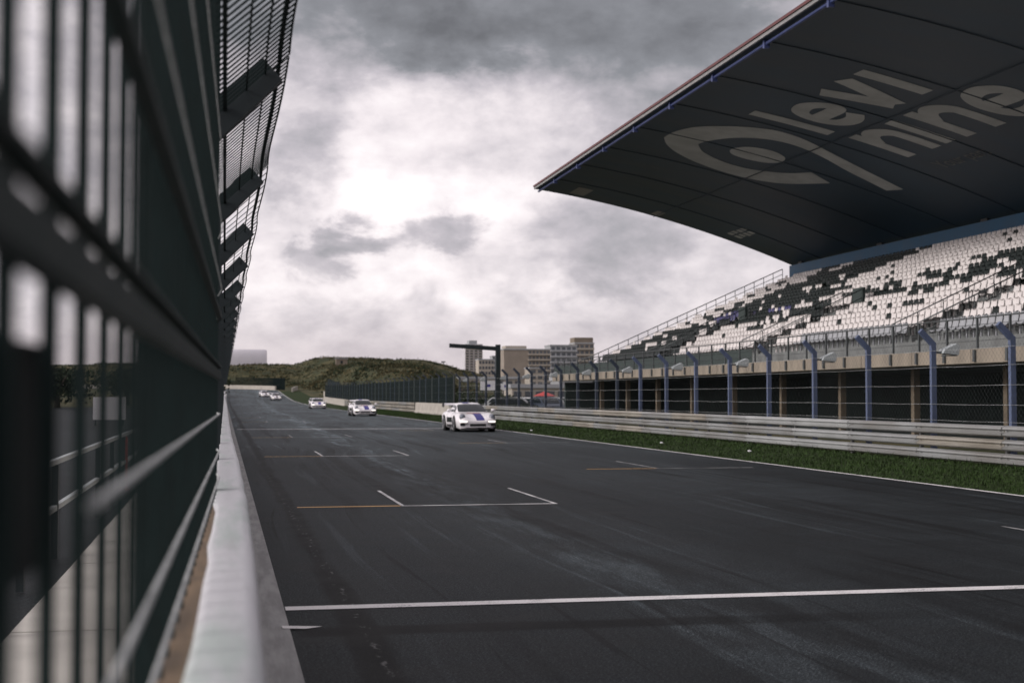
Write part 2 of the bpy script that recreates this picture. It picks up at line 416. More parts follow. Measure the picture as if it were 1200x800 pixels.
fence = empty('debris_fence', (0, 0, 0), label='tall dark green wire debris fence on the pit wall with overhanging top', cat='fence')
posts_y = [7.75 + 3.75*i for i in range(60)]
def fence_post(y):
    z = zr(y); m = MB(); x0, x1 = -.135, -.036
    m.box(x0, x1, y - .05, y + .05, z + 1.0, z + 3.06)
    # arm leaning out over the track
    m.prism([(x0, z + 3.06), (x1, z + 3.06), (x1 + .0, z + 2.965), (.295, z + 3.30), (.185, z + 3.415), (x0, z + 3.10)], 'y', y - .05, y + .05)
    return m
for y in posts_y: fence_post(y).build('post', M['post_dark'], fence)
def vbars(m, y0, y1, z0, z1, sp, w, fx):
    y = y0
    while y < y1:
        x = fx(y); m.box(x - w/2, x + w/2, y - w/2, y + w/2, z0, z1); y += sp
# near panel: tall sheet right beside the camera
m = MB(); y = .30
vbars(m,   .51, 7.7, 1.09, 4.3, .215, .0145, xf)
m.build('near_mesh_panel', M['fence_dark'], fence)
m = MB()
for k in range(6): m.bar((xf(.3 + k*.165) - .022, .3 + k*.165, 1.55), (xf(.3 + (k + 1)*.165) - .022, .3 + (k + 1)*.165, 1.55), .006, .185)
m.build('dark_panel', M['board_dark'], fence)
def zline(m, z, r, y0, y1, dx=0.0, h=None):
    pts = [(xf(y0 + (y1 - y0)*k/12) + dx, y0 + (y1 - y0)*k/12, z) for k in range(13)]
    m.path(pts, r, 6)
for z, h in ((1.694, .034), (1.738, .008), (1.985, .016)):
    m = MB()
    for k in range(14):
        ya, yb = .3 + k*.53, .3 + (k + 1)*.53
        m.bar((xf(ya) + .022, ya, z), (xf(yb) + .022, yb, z), .022, h)
    m.build('cross_rail', M['fence_dark'], fence)
for z, r in ((1.508, .0046), (1.325, .0048), (1.20, .0045), (2.12, .0028), (2.42, .0028), (2.75, .0028)):
    m = MB(); zline(m, z, r, 1.22 if 1.4 < z < 1.6 else .9, 7.7, .026 if z < 1.6 else .034); m.build('tension_cable', M['cable'], fence)
for k, (ya, yb) in enumerate(zip(posts_y, posts_y[1:])):
    m = MB(); sp = .072 if ya < 60 else (.15 if ya < 130 else .3); w = .010 if ya < 60 else .02
    z = zr(ya)
    vbars(m, ya + .06, yb - .05, z + 1.08, z + 3.1, sp, w, xf)
    for zz in (1.35, 1.7, 2.1, 2.5, 2.9): m.bar((-.07, ya + .06, z + zz), (-.07, yb - .06, zr(yb) + zz), .012, .012)
    m.build('mesh_panel', M['fence_dark'], fence)
def overhang(ya, yb, sp, w):
    m = MB(); z0 = zr(ya); n = max(2, int((yb - ya)/sp)); rr = random.Random(int(ya*10))
    am = rr.uniform(.005, .012); ph = rr.uniform(-.3, .3)
    def P(t, y):
        u = (y - ya)/(yb - ya); sag = -am*math.sin(math.pi*u)*t
        out = .33 + .012*math.sin(math.pi*2*u + ph)*t - .008*math.sin(math.pi*u)
        return (-.045 + (out + .045)*t + 0, y, z0 + 3.09 + .345*t + sag + .02*t*math.sin(7*u + ph))
    for i in range(n + 1):
        y = ya + (yb - ya)*i/n
        for a, c in ((0, .5), (.5, 1)): m.bar(P(a, y), P(c, y), w, w)
    for t, ww in ((.10, .020), (.40, .009), (.66, .009), (.86, .022), (1.0, .010)):
        for i in range(10): m.bar(P(t, ya + (yb - ya)*i/10), P(t, ya + (yb - ya)*(i + 1)/10), ww, ww)
    return m
overhang(1.6, 4.0, .105, .009).build('overhang_mesh', M['fence_dark'], fence)
overhang(4.0, 7.75, .105, .009).build('overhang_mesh', M['fence_dark'], fence)
for ya, yb in zip(posts_y, posts_y[1:]):
    overhang(ya, yb,   .105 if ya < 10 else .36, .0075 if ya < 10 else .006).build('overhang_mesh', M['fence_dark'], fence)

# pit lane furniture seen through the fence
rail = empty('pit_lane_railing', (-1.62, 0, 0), label='low grey railing with dark posts beside the pit lane walkway', cat='railing')
for i in range(20):
    MB().box(-.03, .03, 5 + i*2.4, 5.07 + i*2.4, 0, .92).build('post', M['post_dark'], rail)
for z in (.95, .5): MB().bar((0, 5, z), (0, 51, z), .05, .05).build('rail', M['lamp_grey'], rail)
m = MB(); m.tube((-1.62, 24.6, .0), (-1.62, 24.6, .88), .05, 10); m.tube((-1.62, 24.6, .88), (-1.62, 24.6, .93), .05, 10, r1=.02); m.tube((-1.62, 24.6, .02), (-1.62, 24.6, .06), .09, 10)
m.build('marker_post', M['red'], label='red marker post standing by the railing behind the pit fence', cat='post')
t = empty('white_barrier_block', (-6.1, 80, 0), label='white barrier panel standing in the pit lane behind the wire fence', cat='barrier')
MB().box(-.85, .85, -.06, .06, .28, 1.5).build('panel', M['white_panel'], t)
for sx in (-.7, .7): MB().box(sx - .05, sx + .05, -.30, .30, 0, .05).box(sx - .04, sx + .04, -.055, .055, .05, .28).build('foot', M['post_dark'], t)

# leafy things
def leaves(m, c, rx, ry, rz, n, size, rr, flat=0):
    for _ in range(n):
        while True:
            p = Vector((rr.uniform(-1, 1), rr.uniform(-1, 1), rr.uniform(-1, 1)))
            if .25 < p.length <= 1: break
        k = .72 + .38*mnoise.noise(Vector((p.x*2.2 + c[0], p.y*2.2 + c[1], p.z*2.2)))*1.4
        q = Vector((c[0] + p.x*rx*k, c[1] + p.y*ry*k, c[2] + p.z*rz*k))
        a = Vector((rr.gauss(0, 1), rr.gauss(0, 1), rr.gauss(0, 1))).normalized(); d = a.orthogonal().normalized(); e = a.cross(d)
        s = size*rr.uniform(.6, 1.3)
        m.add([q - d*s, q + e*s*.5, q + d*s, q - e*s*.5], [(0, 1, 2, 3)])
def tree(name, x, y, h, w, lab, group, n=1500, size=.22, lm='leaf', cat='tree', seed=1, trunk=True):
    rr = random.Random(seed); z = zt(x, y); t = empty(name, (x, y, z), label=lab, cat=cat, group=group)
    m = MB()
    for k in range(6):
        a = rr.random()*6.28; rad = w*.28*rr.random()
        leaves(m, (math.cos(a)*rad, math.sin(a)*rad, h*(.28 + .42*rr.random()) if trunk else h*(.25 + .25*rr.random())), w*.36, w*.36, h*.3, n//6, size, rr)
    m.build('crown', M[lm], t)
    m = MB(); m.tube((0, 0, -.2), (.05, .1, h*.45), w*.035, 7, r1=w*.02)
    for k in range(4):
        a = k*1.6 + rr.random(); m.tube((.04, .08, h*.35), (math.cos(a)*w*.25, math.sin(a)*w*.25, h*.65), w*.016, 5, r1=w*.006)
    m.build('trunk' if trunk else 'stem', M['bark'], t)
    return t
for k, (x, y, h, w) in enumerate([(-14, 215, 6.6, 15), (-21, 190, 6.4, 13), (-8.5, 235, 6.8, 13), (-31, 205, 6.7, 16), (-3.5, 262, 7.2, 12), (-43, 210, 7.5, 17)]):
    tree('pit_lane_tree', x, y, h, w, 'dark leafy tree behind the pit lane seen through the wire fence', 'dark trees behind the pit lane', 1800, .35, seed=k + 3)

# ------------------------------------------------------------------ right hand guardrail, wall and debris fence
XG = 17.1
def wprof(z):
    return [(0, z), (-.02, z + .012), (-.085, z + .035), (-.095, z + .075), (-.03, z + .105), (-.015, z + .125), (-.03, z + .145), (-.095, z + .175), (-.085, z + .215), (-.02, z + .238), (0, z + .25)]
gr = empty('guardrail', (XG, 0, 0), label='long three beam galvanised steel guardrail in front of the grandstand', cat='guardrail')
k = 0; y = 13.0
tones = {0: 'galv', 1: 'galv_new', 2: 'galv_rust'}
while y < 105.2:
    for i, z in enumerate((.06, .37, .68)):
        pr = wprof(z); m = MB(); jx = rnd.uniform(-.008, .008)
        m.grid([[(p[0] + jx, y + .004, p[1] - .012) for p in pr], [(p[0] + jx, y + 3.99, p[1] - .012) for p in pr]], smooth=False)
        q = [(p[0] + jx + .008, p[1] - .012) for p in pr]
        m.grid([[(p[0], y + 3.99, p[1]) for p in q], [(p[0], y + .004, p[1]) for p in q]], smooth=False)
        for by in (.12, 3.85): m.tube((-.086 + jx, y + by, z + .125), (-.01 + jx, y + by, z + .125), .014, 6)
        tone = 'galv_new' if (i == 1 and rnd.random() < .3) or 33 < y < 42 and i != 1 and rnd.random() < .6 else ('galv_rust' if rnd.random() < .3 else 'galv')
        m.build('beam', M[tone], gr)
    MB().box(.012, .09, y - .05, y + .05, -.1, .92).build('post', M['steel_dark'], gr)
    y += 4.0
def block_wall(name, y0, y1, x, lab, c='pale_concrete', L=3.0, h=.95):
    t = empty(name, (x, y0, zr(y0)), label=lab, cat='wall'); y = y0
    while y < y1 - .1:
        z0 = zr(y) - zr(y0); m = MB()
        m.prism([(-.02, -.1), (.55, -.1), (.55, .12), (.36, .30), (.30, h), (.10, h), (.05, .30), (-.02, .12)], 'y', y - y0 + .01, min(y + L, y1) - y0 - .01)
        for i, v in enumerate(m.v): m.v[i] = (v[0], v[1], v[2] + z0)
        m.build('concrete_block', M[c], t); y += L
    return t
block_wall('concrete_barrier', 105.4, 129, XG - .1, 'beige concrete block wall between the guardrail and the green fence')
g2 = empty('guardrail', (XG, 129.2, 0), label='distant weathered steel guardrail below the dark green mesh fence', cat='guardrail')
y = 129.2
while y < 206:
    for z in (.06, .37, .68):
        m = MB(); pr = wprof(z); dz = zr(y)
        m.grid([[(p[0], y - 129.2, p[1] + dz) for p in pr], [(p[0], y - 129.2 + 5.9, p[1] + zr(y + 6)) for p in pr]], smooth=False)
        m.build('beam', M['galv_rust' if rnd.random() < .6 else 'galv'], g2)
    MB().box(.012, .09, y - 129.25, y - 129.15, -.1, .92 + zr(y)).build('post', M['steel_dark'], g2)
    y += 6
block_wall('concrete_barrier', 206, 252, XG - .1, 'far pale pink concrete wall running on from the distant guardrail')
# angled walls and fence pieces at the track exit beyond
def angled(name, p0, p1, h, lab, cat, m_, th=.3, base=0.0, bars=False):
    t = empty(name, (p0[0], p0[1], 0), label=lab, cat=cat); d = Vector((p1[0] - p0[0], p1[1] - p0[1])); n = max(2, int(d.length/4))
    for i in range(n):
        a = Vector(p0) + d*i/n; c = Vector(p0) + d*(i + .985)/n; za, zc = zr(a.y), zr(c.y)
        nx = Vector((-d.y, d.x)).normalized()*th/2; o = Vector(p0); m = MB()
        if not bars:
            vs = []
            for q, z in ((a, za), (c, zc)):
                for s, zz in ((-1, base - .1), (1, base - .1), (1, base + h), (-1, base + h)): vs.append((q.x + nx.x*s - o.x, q.y + nx.y*s - o.y, z + zz))
            m.add(vs, [(0,1,2,3),(7,6,5,4),(0,4,5,1),(1,5,6,2),(2,6,7,3),(3,7,4,0)]); m.build('wall_panel', M[m_], t)
        else:
            k = max(6, int((c - a).length/.11))
            for j in range(k):
                q = a + (c - a)*j/k - o; z = za + (zc - za)*j/k
                m.box(q.x - .022, q.x + .022, q.y - .022, q.y + .022, z + base, z + base + h)
            for hh in (.02, .33, .66, .98): m.bar((a.x - o.x, a.y - o.y, za + base + h*hh), (c.x - o.x, c.y - o.y, zc + base + h*hh), .03, .03)
            m.build('mesh_panel', M[m_], t)
            MB().box(a.x - o.x - .06, a.x - o.x + .06, a.y - o.y - .06, a.y - o.y + .06, za, za + base + h + .1).build('post', M['post_dark'], t)
    return t
angled('concrete_barrier', (19.5, 256), (20.5, 300), 1.0, 'angled pale concrete wall at the gap beyond the green fence', 'wall', 'pale_concrete')
angled('mesh_fence', (20.2, 257), (21.2, 300), 2.6, 'short dark green mesh fence standing behind the angled concrete wall', 'fence', 'fence_dark', base=.9, bars=True)
angled('concrete_barrier', (15.2, 330), (17.5, 352), .9, 'short pale wall end at the far bend beside the road', 'wall', 'pale_concrete')
def arc_pts(off, a0, a1, n): return [(CX - RAD + (RAD + off)*math.cos(a0 + (a1 - a0)*i/n), Y1 + (RAD + off)*math.sin(a0 + (a1 - a0)*i/n)) for i in range(n + 1)]
bw = empty('bend_barrier', (0, 0, 0), label='pale low barrier curving round the outside of the far bend', cat='barrier')
pts = arc_pts(7.6, .28, 1.8, 26)
for (x0, y0), (x1, y1) in zip(pts, pts[1:]):
    m = MB(); m.bar((x0, y0, zr(y0) + .45), (x1, y1, zr(y1) + .45), .35, 1.0); m.build('wall_panel', M['pale_concrete'], bw)
bf = empty('bend_fence', (0, 0, 0), label='dark green mesh fence behind the barrier of the far bend', cat='fence')
pts = arc_pts(9.5, .25, 1.6, 24)
for k, ((x0, y0), (x1, y1)) in enumerate(zip(pts, pts[1:])):
    m = MB(); h = 2.9 if k < 9 else 2.0
    for j in range(18):
        x, y = x0 + (x1 - x0)*j/18, y0 + (y1 - y0)*j/18; m.box(x - .03, x + .03, y - .03, y + .03, zr(y), zr(y) + h)
    for hh in (.3, 1.2, h - .05): m.bar((x0, y0, zr(y0) + hh), (x1, y1, zr(y1) + hh), .04, .04)
    m.build('mesh_panel', M['fence_dark'], bf)

# debris fence on the right
XF = 17.62
rf = empty('debris_fence', (XF, 0, 0), label='debris fence of blue bent top posts and thin cables behind the guardrail', cat='fence')
def rpost(y, z, m_):
    m = MB(); m.box(-.065, .065, y - .055, y + .055, z, z + 2.84)
    m.prism([(.065, 2.84 + z), (.065, z + 2.92), (-.30, z + 3.28), (-.385, z + 3.19), (-.065, z + 2.86), (-.065, z + 2.84)], 'y', y - .055, y + .055)
    m.box(-.066, -.064, y - .02, y + .02, z + 1.5, z + 1.54)
    m.build('post', M[m_], rf)
ry = [18.45 + 3.70*i for i in range(25)]
for y in ry: rpost(y, 0, 'blue_post' if y < 62 else 'navy_post')
for z in (.98, 1.38, 1.84, 2.3, 2.72):
    m = MB()
    for a, c in zip(ry, ry[1:]):
        mid = (a + c)/2; m.path([(-.075, a, z), (-.075, mid, z - .012), (-.075, c, z)], .004, 4)
    m.build('cable', M['cable'], rf)
# chain link netting: thin diagonal wires per bay
for a, c in zip(ry, ry[1:]):
    m = MB(); st = .16 if a < 40 else .3; r = .0011 if a < 40 else .0009
    n = int((c - a + 2.3)/st)
    for i in range(n):
        for s in (1, -1):
            y0 = a - 2.2 + i*st if s > 0 else a + i*st
            za, zc = .85, 3.0; p = [y0, y0 + s*2.15]
            t0, t1 = 0.0, 1.0
            lo, hi = (a, c)
            d = p[1] - p[0]
            ta, tb = (lo - p[0])/d, (hi - p[0])/d
            if ta > tb: ta, tb = tb, ta
            t0, t1 = max(t0, ta), min(t1, tb)
            if t1 - t0 < .02: continue
            m.bar((-.085 - .004*s, p[0] + d*t0, za + 2.15*t0), (-.085 - .004*s, p[0] + d*t1, za + 2.15*t1), r*2, r*2)
    m.build('netting', M['rail_steel'], rf)
# lamps hung on every second post
for k, y in enumerate(ry):
    if k % 2 == 0 and y > 24:
        lab = ('pale grey floodlight on the blue post nearest the right edge', 'pale grey floodlight on a blue fence post before the stand', 'small pale floodlight on a dark fence post before the stand')
        t = empty('floodlight', (XF + .075, y, 2.74), label='pale grey wedge floodlight on a fence post in front of the stand', cat='floodlight', group='floodlights on the debris fence posts')
        m = MB(); m.prism([(.14, -.08), (.56, -.12), (.60, .10), (.52, .17), (.18, .02)], 'y', -.15, .15); m.build('housing', M['lamp_grey'], t)
        MB().box(.20, .54, -.12, .12, -.145, -.125).build('lens', M['lamp_glass'], t)
        MB().box(0, .17, -.03, .03, -.08, -.03).build('bracket', M['rail_steel'], t)
# dense green mesh fence further on
gf = empty('mesh_fence', (XF, 109, 0), label='tall dense dark green mesh fence along the far straight below the dune', cat='fence')
y = 110.0; k = 0
while y < 252:
    m = MB(); z = zr(y)
    j = 0
    while j < 39:
        yy = y - 109 + j*.1; m.box(-.016, .016, yy - .016, yy + .016, z + .05, z + 3.05); j += 1
    for zz in (.6, 1.2, 1.8, 2.4, 3.0): m.bar((-.03, y - 109, z + zz), (-.03, y - 109 + 3.9, zr(y + 4) + zz), .03, .03)
    m.build('mesh_panel', M['fence_dark'], gf)
    MB().box(-.06, .06, y - 109.06, y - 108.94, z, z + 3.15).prism([(.05, z + 3.1), (.05, z + 3.2), (-.3, z + 3.45), (-.33, z + 3.38)], 'y', y - 109.05, y - 108.95).build('post', M['navy_post' if k % 3 else 'rail_steel'], gf)
    y += 3.94; k += 1

# start light gantry
t = empty('signal_gantry', (17.75, 92.5, 0), label='dark steel signal gantry arm reaching left over the track', cat='gantry')
MB().box(-.15, .15, -.15, .15, 0, 4.95).build('mast', M['post_dark'], t)
m = MB(); m.prism([(-.15, 4.55), (-.15, 4.82), (-3.25, 5.0), (-3.25, 4.74)], 'y', -.14, .14); m.build('arm', M['post_dark'], t)
MB().box(-.22, .22, -.22, .22, 0, .1).build('base_plate', M['rail_steel'], t)

# ------------------------------------------------------------------ grandstand
YE, YN = 98.0, -14.0
st = empty('grandstand', (23, YE, 0), label='large grandstand with cantilever roof and white and black seating', cat='grandstand')
def S(mb, name, m_, parent=None, **k):     # geometry given in world coordinates, parented to the stand
    mb.v = [(v[0] - 23, v[1] - YE, v[2]) for v in mb.v]; return mb.build(name, m_, parent or st, **k)
RZ0, RX0, TR, NR = 3.62, 25.75, .765, 19
SL = .424
def row_x(i): return RX0 + TR*i
def row_z(i): return RZ0 + TR*SL*i
STAIR_Y = [50.2 - 16.25*2, 50.2 - 16.25, 50.2, 66.6, 82.8]
SW = 1.25
def in_stair(i, y): return i <= 6 and any(abs(y - s) < SW + .15 for s in STAIR_Y)
# walkway deck and fascia
S(MB().box(23.0, 25.4, YN, YE + 1.0, 2.62, 3.04), 'walkway_deck', M['stand_concrete'])
m = MB(); y = YN
while y < YE:
    m.box(22.955, 22.995, y + .01, min(y + 3.9, YE + 1), 2.60, 3.045); y += 3.92
S(m, 'fascia', M['stand_concrete'])
S(MB().box(25.4, 25.6, YN, YE, 2.62, RZ0 - .02), 'front_riser', M['grey_concrete'])
# terrace steps
prev = None
poly = [(25.61, 2.66)]
for i in range(NR):
    x0 = row_x(i) - .14 if i else 25.61; z = row_z(i)
    poly += [(x0, z), (x0 + TR, z)]
poly += [(poly[-1][0], 8.6)]
segs = []; ed = [YN] + sum([[s - SW, s + SW] for s in STAIR_Y], []) + [YE]
for a, c in zip(ed[::2], ed[1::2]): segs.append((a, c))
tm = MB()
for a, c in segs: tm.prism(poly, 'y', a, c)
upper = [(row_x(7) - .14, row_z(7) - .5)] + [p for p in poly[1:-1] if p[0] >= row_x(7) - .15] + [poly[-1]]
for s in STAIR_Y: tm.prism(upper, 'y', s - SW, s + SW)
S(tm, 'terrace', M['grey_concrete'])
# undercroft
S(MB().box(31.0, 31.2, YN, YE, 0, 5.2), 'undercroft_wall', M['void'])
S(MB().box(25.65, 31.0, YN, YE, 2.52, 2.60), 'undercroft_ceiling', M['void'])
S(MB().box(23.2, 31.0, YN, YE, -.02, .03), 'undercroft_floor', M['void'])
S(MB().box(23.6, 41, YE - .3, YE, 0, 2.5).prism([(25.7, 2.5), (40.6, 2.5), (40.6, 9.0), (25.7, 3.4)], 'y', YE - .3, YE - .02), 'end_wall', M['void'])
y = 42.0 - 6.33*8
while y < YE:
    S(MB().box(24.78, 25.02, y - .12, y + .12, 0, 2.615), 'column', M['column']); y += 6.33
# walkway railing
rl = S(MB().tube((23.03, YN, 4.02), (23.03, YE + 1, 4.02), .026, 6), 'walkway_railing', M['rail_steel'])
rl_mid = MB()
for z in (3.30, 3.58, 3.80): rl_mid.tube((23.03, YN, z), (23.03, YE + 1, z), .010, 5)
S(rl_mid, 'mid_rail', M['rail_steel'], None).parent = rl
y = 14.0; k = 0
while y < YE + 1:
    o = S(MB().box(23.0, 23.06, y - .035, y + .035, 3.045, 4.0).box(22.88, 22.95, y - .06, y + .06, 2.64, 3.02), 'post', M['rail_steel']); o.parent = rl
    y += 1.90
o = S(MB().box(23.045, 23.06, 60, YE + .8, 3.06, 3.66), 'banner', M['board']); o.parent = rl
# stairs through the lower rows
for s in STAIR_Y:
    m = MB(); n = 12
    for i in range(n):
        f = i/n; x0 = 25.6 + 5.4*f; z = 3.04 + (row_z(7) - 3.04)*(i + 1)/n
        m.box(x0, x0 + 5.4/n, s - SW, s + SW, max(2.62, z - .6), z)
    o = S(m, 'stair_flight', M['grey_concrete'])
    for side in (-1, 1):
        ys_ = s + side*(SW - .06); m = MB()
        A = Vector((25.5, ys_, 4.35)); B = Vector((31.0, ys_, row_z(7) + 1.0))
        m.tube(A, B, .026, 6); m.tube(A - Vector((0, 0, .42)), B - Vector((0, 0, .42)), .018, 5)
        for k in range(6):
            p = A + (B - A)*k/5; m.tube(p, (p.x, p.y, p.z - 1.0), .022, 5)
        for k in range(34):
            p = A + (B - A)*k/33 - Vector((0, 0, .42)); m.tube(p, (p.x, p.y, p.z - .55), .007, 4, cap=False)
        o2 = S(m, 'stair_railing', M['rail_steel'])
    m = MB().box(30.9, 31.05, s - SW, s - .1, row_z(7) - .1, row_z(7) + 1.05); S(m, 'landing_screen', M['board'])
# sloped end railing
m = MB(); A = Vector((24.6, YE - .1, 3.95)); B = Vector((40.0, YE - .1, 10.82))
m.tube(A, B, .035, 6); m.tube(A - Vector((0, 0, .38)), B - Vector((0, 0, .38)), .022, 5)
for k in range(22):
    p = A + (B - A)*k/21; m.tube(p, (p.x, p.y, p.z - 1.25), .026, 5)
for k in range(40):
    p = A + (B - A)*(k + .5)/40; 
S(m, 'end_railing', M['rail_steel'])
# blue wall behind the last row
S(MB().box(40.45, 40.65, YN, YE - .3, 8.9, 11.05), 'back_wall', M['blue_wall'])
# roof
def rz(x): return -0.00640748*x*x + 0.13664325*x + 16.174 + .03
NX = 26; X0, X1 = 21.5, 42.6
px_ = [X0 + (X1 - X0)*i/NX for i in range(NX + 1)]
b = MB(); rows_u = [[(x, y, rz(x)) for x in px_] for y in (YN, 20, 40, 60, 80, YE)]; b.grid(rows_u)
roof = S(b, 'roof', M['roof_under'])
b = MB(); b.grid([[(x, y, rz(x) + .22 + .5*(x - X0)/(X1 - X0)) for x in reversed(px_)] for y in (YN, YE)])
b.grid([[(x, YE, rz(x)) for x in px_], [(x, YE, rz(x) + .22 + .5*(x - X0)/(X1 - X0)) for x in px_]], smooth=False)
b.grid([[(X1, YN, rz(X1)), (X1, YE, rz(X1))], [(X1, YN, rz(X1) + .72), (X1, YE, rz(X1) + .72)]], smooth=False)
o = S(b, 'roof_cladding', M['roof_top']); o.parent = roof
o = S(MB().box(X0 - .10, X0 - .01, YN, YE, rz(X0) - .02, rz(X0) + .15), 'edge_trim', M['white_trim']); o.parent = roof
o = S(MB().box(X0 - .16, X0 - .102, YN, YE, rz(X0) + .13, rz(X0) + .25), 'red_trim', M['red_trim']); o.parent = roof
o = S(MB().tube((X0 + .22, YN, rz(X0) - .17), (X0 + .22, YE - .1, rz(X0) - .17), .075, 8), 'gutter_pipe', M['blue_pipe']); o.parent = roof
for i in range(17):
    y = 92.7 - 6.33*i
    o = S(MB().box(X0 + .10, X0 + .34, y - .09, y + .09, rz(X0) - .36, rz(X0) - .01), 'pipe_bracket', M['blue_pipe']); o.parent = roof
    b = MB(); 
    q = [X0 + .4 + (X1 - .6 - X0)*k/12 for k in range(13)]
    for a, c in zip(q, q[1:]): b.bar((a, y, rz(a) - .03), (c, y, rz(c) - .03), .07, .028)
    o = S(b, 'roof_joint', M['roof_rib']); o.parent = roof
    if i % 2 == 0:
        yy = y + 3.2
        o = S(MB().box(40.5, 40.75, yy - .35, yy + .35, 11.0, rz(40.6) + .02), 'roof_support', M['black']); o.parent = roof
o = S(MB().tube((30.2, YN, rz(30.2) - .05), (30.2, YE, rz(30.2) - .05), .022, 6), 'conduit', M['roof_rib']); o.parent = roof

# sign on the roof lining: strokes in (x across the roof, y along it), read from below
def ribbon_sign(pts, w, name, m_=None, width=None, cap=True):
    """a flat painted stroke; pts are (x, y); round ends."""
    P = [Vector(p) for p in pts]; L = []; Rr = []
    for i, p in enumerate(P):
        d = (P[min(i + 1, len(P) - 1)] - P[max(i - 1, 0)]).normalized(); n = Vector((-d.y, d.x))
        ww = (width[i] if width else w)/2; L.append(p + n*ww); Rr.append(p - n*ww)
    b = MB(); lay = .020
    rows = [[(a.x, a.y, rz(a.x) - lay), (c.x, c.y, rz(c.x) - lay)] for a, c in zip(L, Rr)]
    b.grid(rows, smooth=False)
    return b
def curve(pts, n=8, closed=False):
    """Catmull-Rom through the points"""
    out = []; k = len(pts)
    for i in range(k if closed else k - 1):
        g = lambda j: Vector(pts[j % k]) if closed else Vector(pts[min(max(j, 0), k - 1)])
        p0, p1, p2, p3 = g(i - 1), g(i), g(i + 1), g(i + 2)
        for t in range(n):
            t /= n; out.append(.5*((2*p1) + (p2 - p0)*t + (2*p0 - 5*p1 + 4*p2 - p3)*t*t + (3*p1 - p0 - 3*p2 + p3)*t**3))
    if not closed: out.append(Vector(pts[-1]))
    return out
def fill(outline, m_='logo'):
    b = MB(); lay = .020
    b.add([(p[0], p[1], rz(p[0]) - lay) for p in outline], [tuple(range(len(outline)))]); return b
SIGN = []
# eye: upper lid running into the tail, lower lid, pupil
up_o = [(23.72, 74.9), (23.74, 73.2), (24.25, 71.2), (25.3, 69.7), (26.5, 68.6), (27.75, 68.05), (29.2, 68.3), (31.3, 69.35), (33.6, 70.35), (36.1, 71.2)]
up_i = [(25.62, 74.7), (25.75, 73.6), (26.25, 72.1), (26.75, 71.2), (27.35, 70.5), (28.2, 69.95), (29.45, 69.85), (31.1, 70.45), (33.1, 71.55), (35.75, 72.5)]
lo_o = [(23.72, 74.9), (24.35, 76.4), (25.4, 77.8), (27.0, 79.0), (29.05, 79.6), (30.85, 79.2), (32.25, 77.8), (33.5, 74.9)]
lo_i = [(25.62, 74.7), (26.0, 75.5), (26.55, 76.3), (27.8, 77.15), (29.2, 77.35), (30.4, 76.65), (31.3, 75.6), (31.98, 74.0)]
for A_, B_ in ((up_o, up_i), (lo_o, lo_i)):
    a = curve(A_, 6); c = curve(B_, 6); n = 48
    def rs(q): return [q[min(len(q) - 1, int(i*(len(q) - 1)/n + .5))] for i in range(n + 1)]
    a, c = rs(a), rs(c); b = MB()
    b.grid([[(p.x, p.y, rz(p.x) - .020), (q.x, q.y, rz(q.x) - .020)] for p, q in zip(a, c)], smooth=False); SIGN.append(b)
SIGN.append(fill(curve([(27.3, 74.0), (27.75, 72.6), (28.9, 72.1), (29.9, 72.7), (30.1, 73.9), (29.6, 74.9), (28.6, 75.25), (27.7, 75.0)], 5, True)))
def letter(strokes, w=.95):
    for pts, sm in strokes:
        p = curve(pts, 10) if sm else [Vector(q) for q in pts]
        if not sm and len(p) == 2: p = [p[0] + (p[1] - p[0])*k/6 for k in range(7)]
        SIGN.append(ribbon_sign(p, w, 'letter'))
# first word, baseline x = 29.6, reading towards -y
letter([([(25.4, 65.95), (29.55, 65.9)], False)])
letter([([(28.05, 64.2), (28.05, 61.9), (27.5, 61.75), (26.95, 62.4), (26.85, 63.1), (27.1, 63.9), (27.8, 64.3), (28.6, 64.2), (29.15, 63.6), (29.25, 62.6), (28.9, 61.75)], True)], .85)
letter([([(26.4, 60.0), (29.5, 58.95)], False), ([(26.35, 57.5), (29.5, 58.75)], False)], 1.08)
letter([([(26.35, 55.95), (29.6, 56.05)], False)])
# second word, baseline x = 33.6
def en(y): letter([([(30.4, y), (33.6, y)], False), ([(31.6, y - .2), (30.95, y - .9), (30.85, y - 1.6), (31.3, y - 2.35), (32.0, y - 2.5), (33.6, y - 2.5)], True)], .9)
en(65.3); letter([([(30.45, 61.45), (33.55, 61.35)], False)], .95); en(59.5)
letter([([(32.0, 55.4), (32.0, 53.2), (31.4, 53.0), (30.95, 53.6), (30.85, 54.3), (31.1, 55.1), (31.8, 55.55), (32.7, 55.4), (33.2, 54.8), (33.25, 53.9), (32.9, 53.0)], True)], .85)
sg = None
for k, b in enumerate(SIGN):
    o = S(b, 'sign_lettering', M['logo']); o.parent = roof
# small plates and faint slogan
def font_plate(txt, x, y, size, m_, name):
    c = bpy.data.curves.new(name, 'FONT'); c.body = txt; c.size = size; tmp = bpy.data.objects.new('tmp', c)
    me = bpy.data.meshes.new_from_object(tmp); bpy.data.objects.remove(tmp)
    for v in me.vertices:
        u, w = v.co.x, v.co.y; xx, yy = x - w, y - u
        v.co = (xx - 23, yy - YE, rz(xx) - .024)
    me.materials.append(m_); o = bpy.data.objects.new(name, me); COL.objects.link(o); o.parent = roof
font_plate('Your part', 35.4, 65.4, 1.15, M['logo_dim'], 'slogan_lettering')
def patch(x0, x1, y0, y1, name='roof_plate', m_='logo'):
    n = 4
    b = MB().grid([[(x0 + (x1 - x0)*i/n, y, rz(x0 + (x1 - x0)*i/n) - .022) for i in range(n + 1)] for y in (y0, y1)], smooth=False)
    o = S(b, name, M[m_]); o.parent = roof
M['plate_dim'] = mat('dull roof plate', (.30, .29, .27), .6, var=.2)
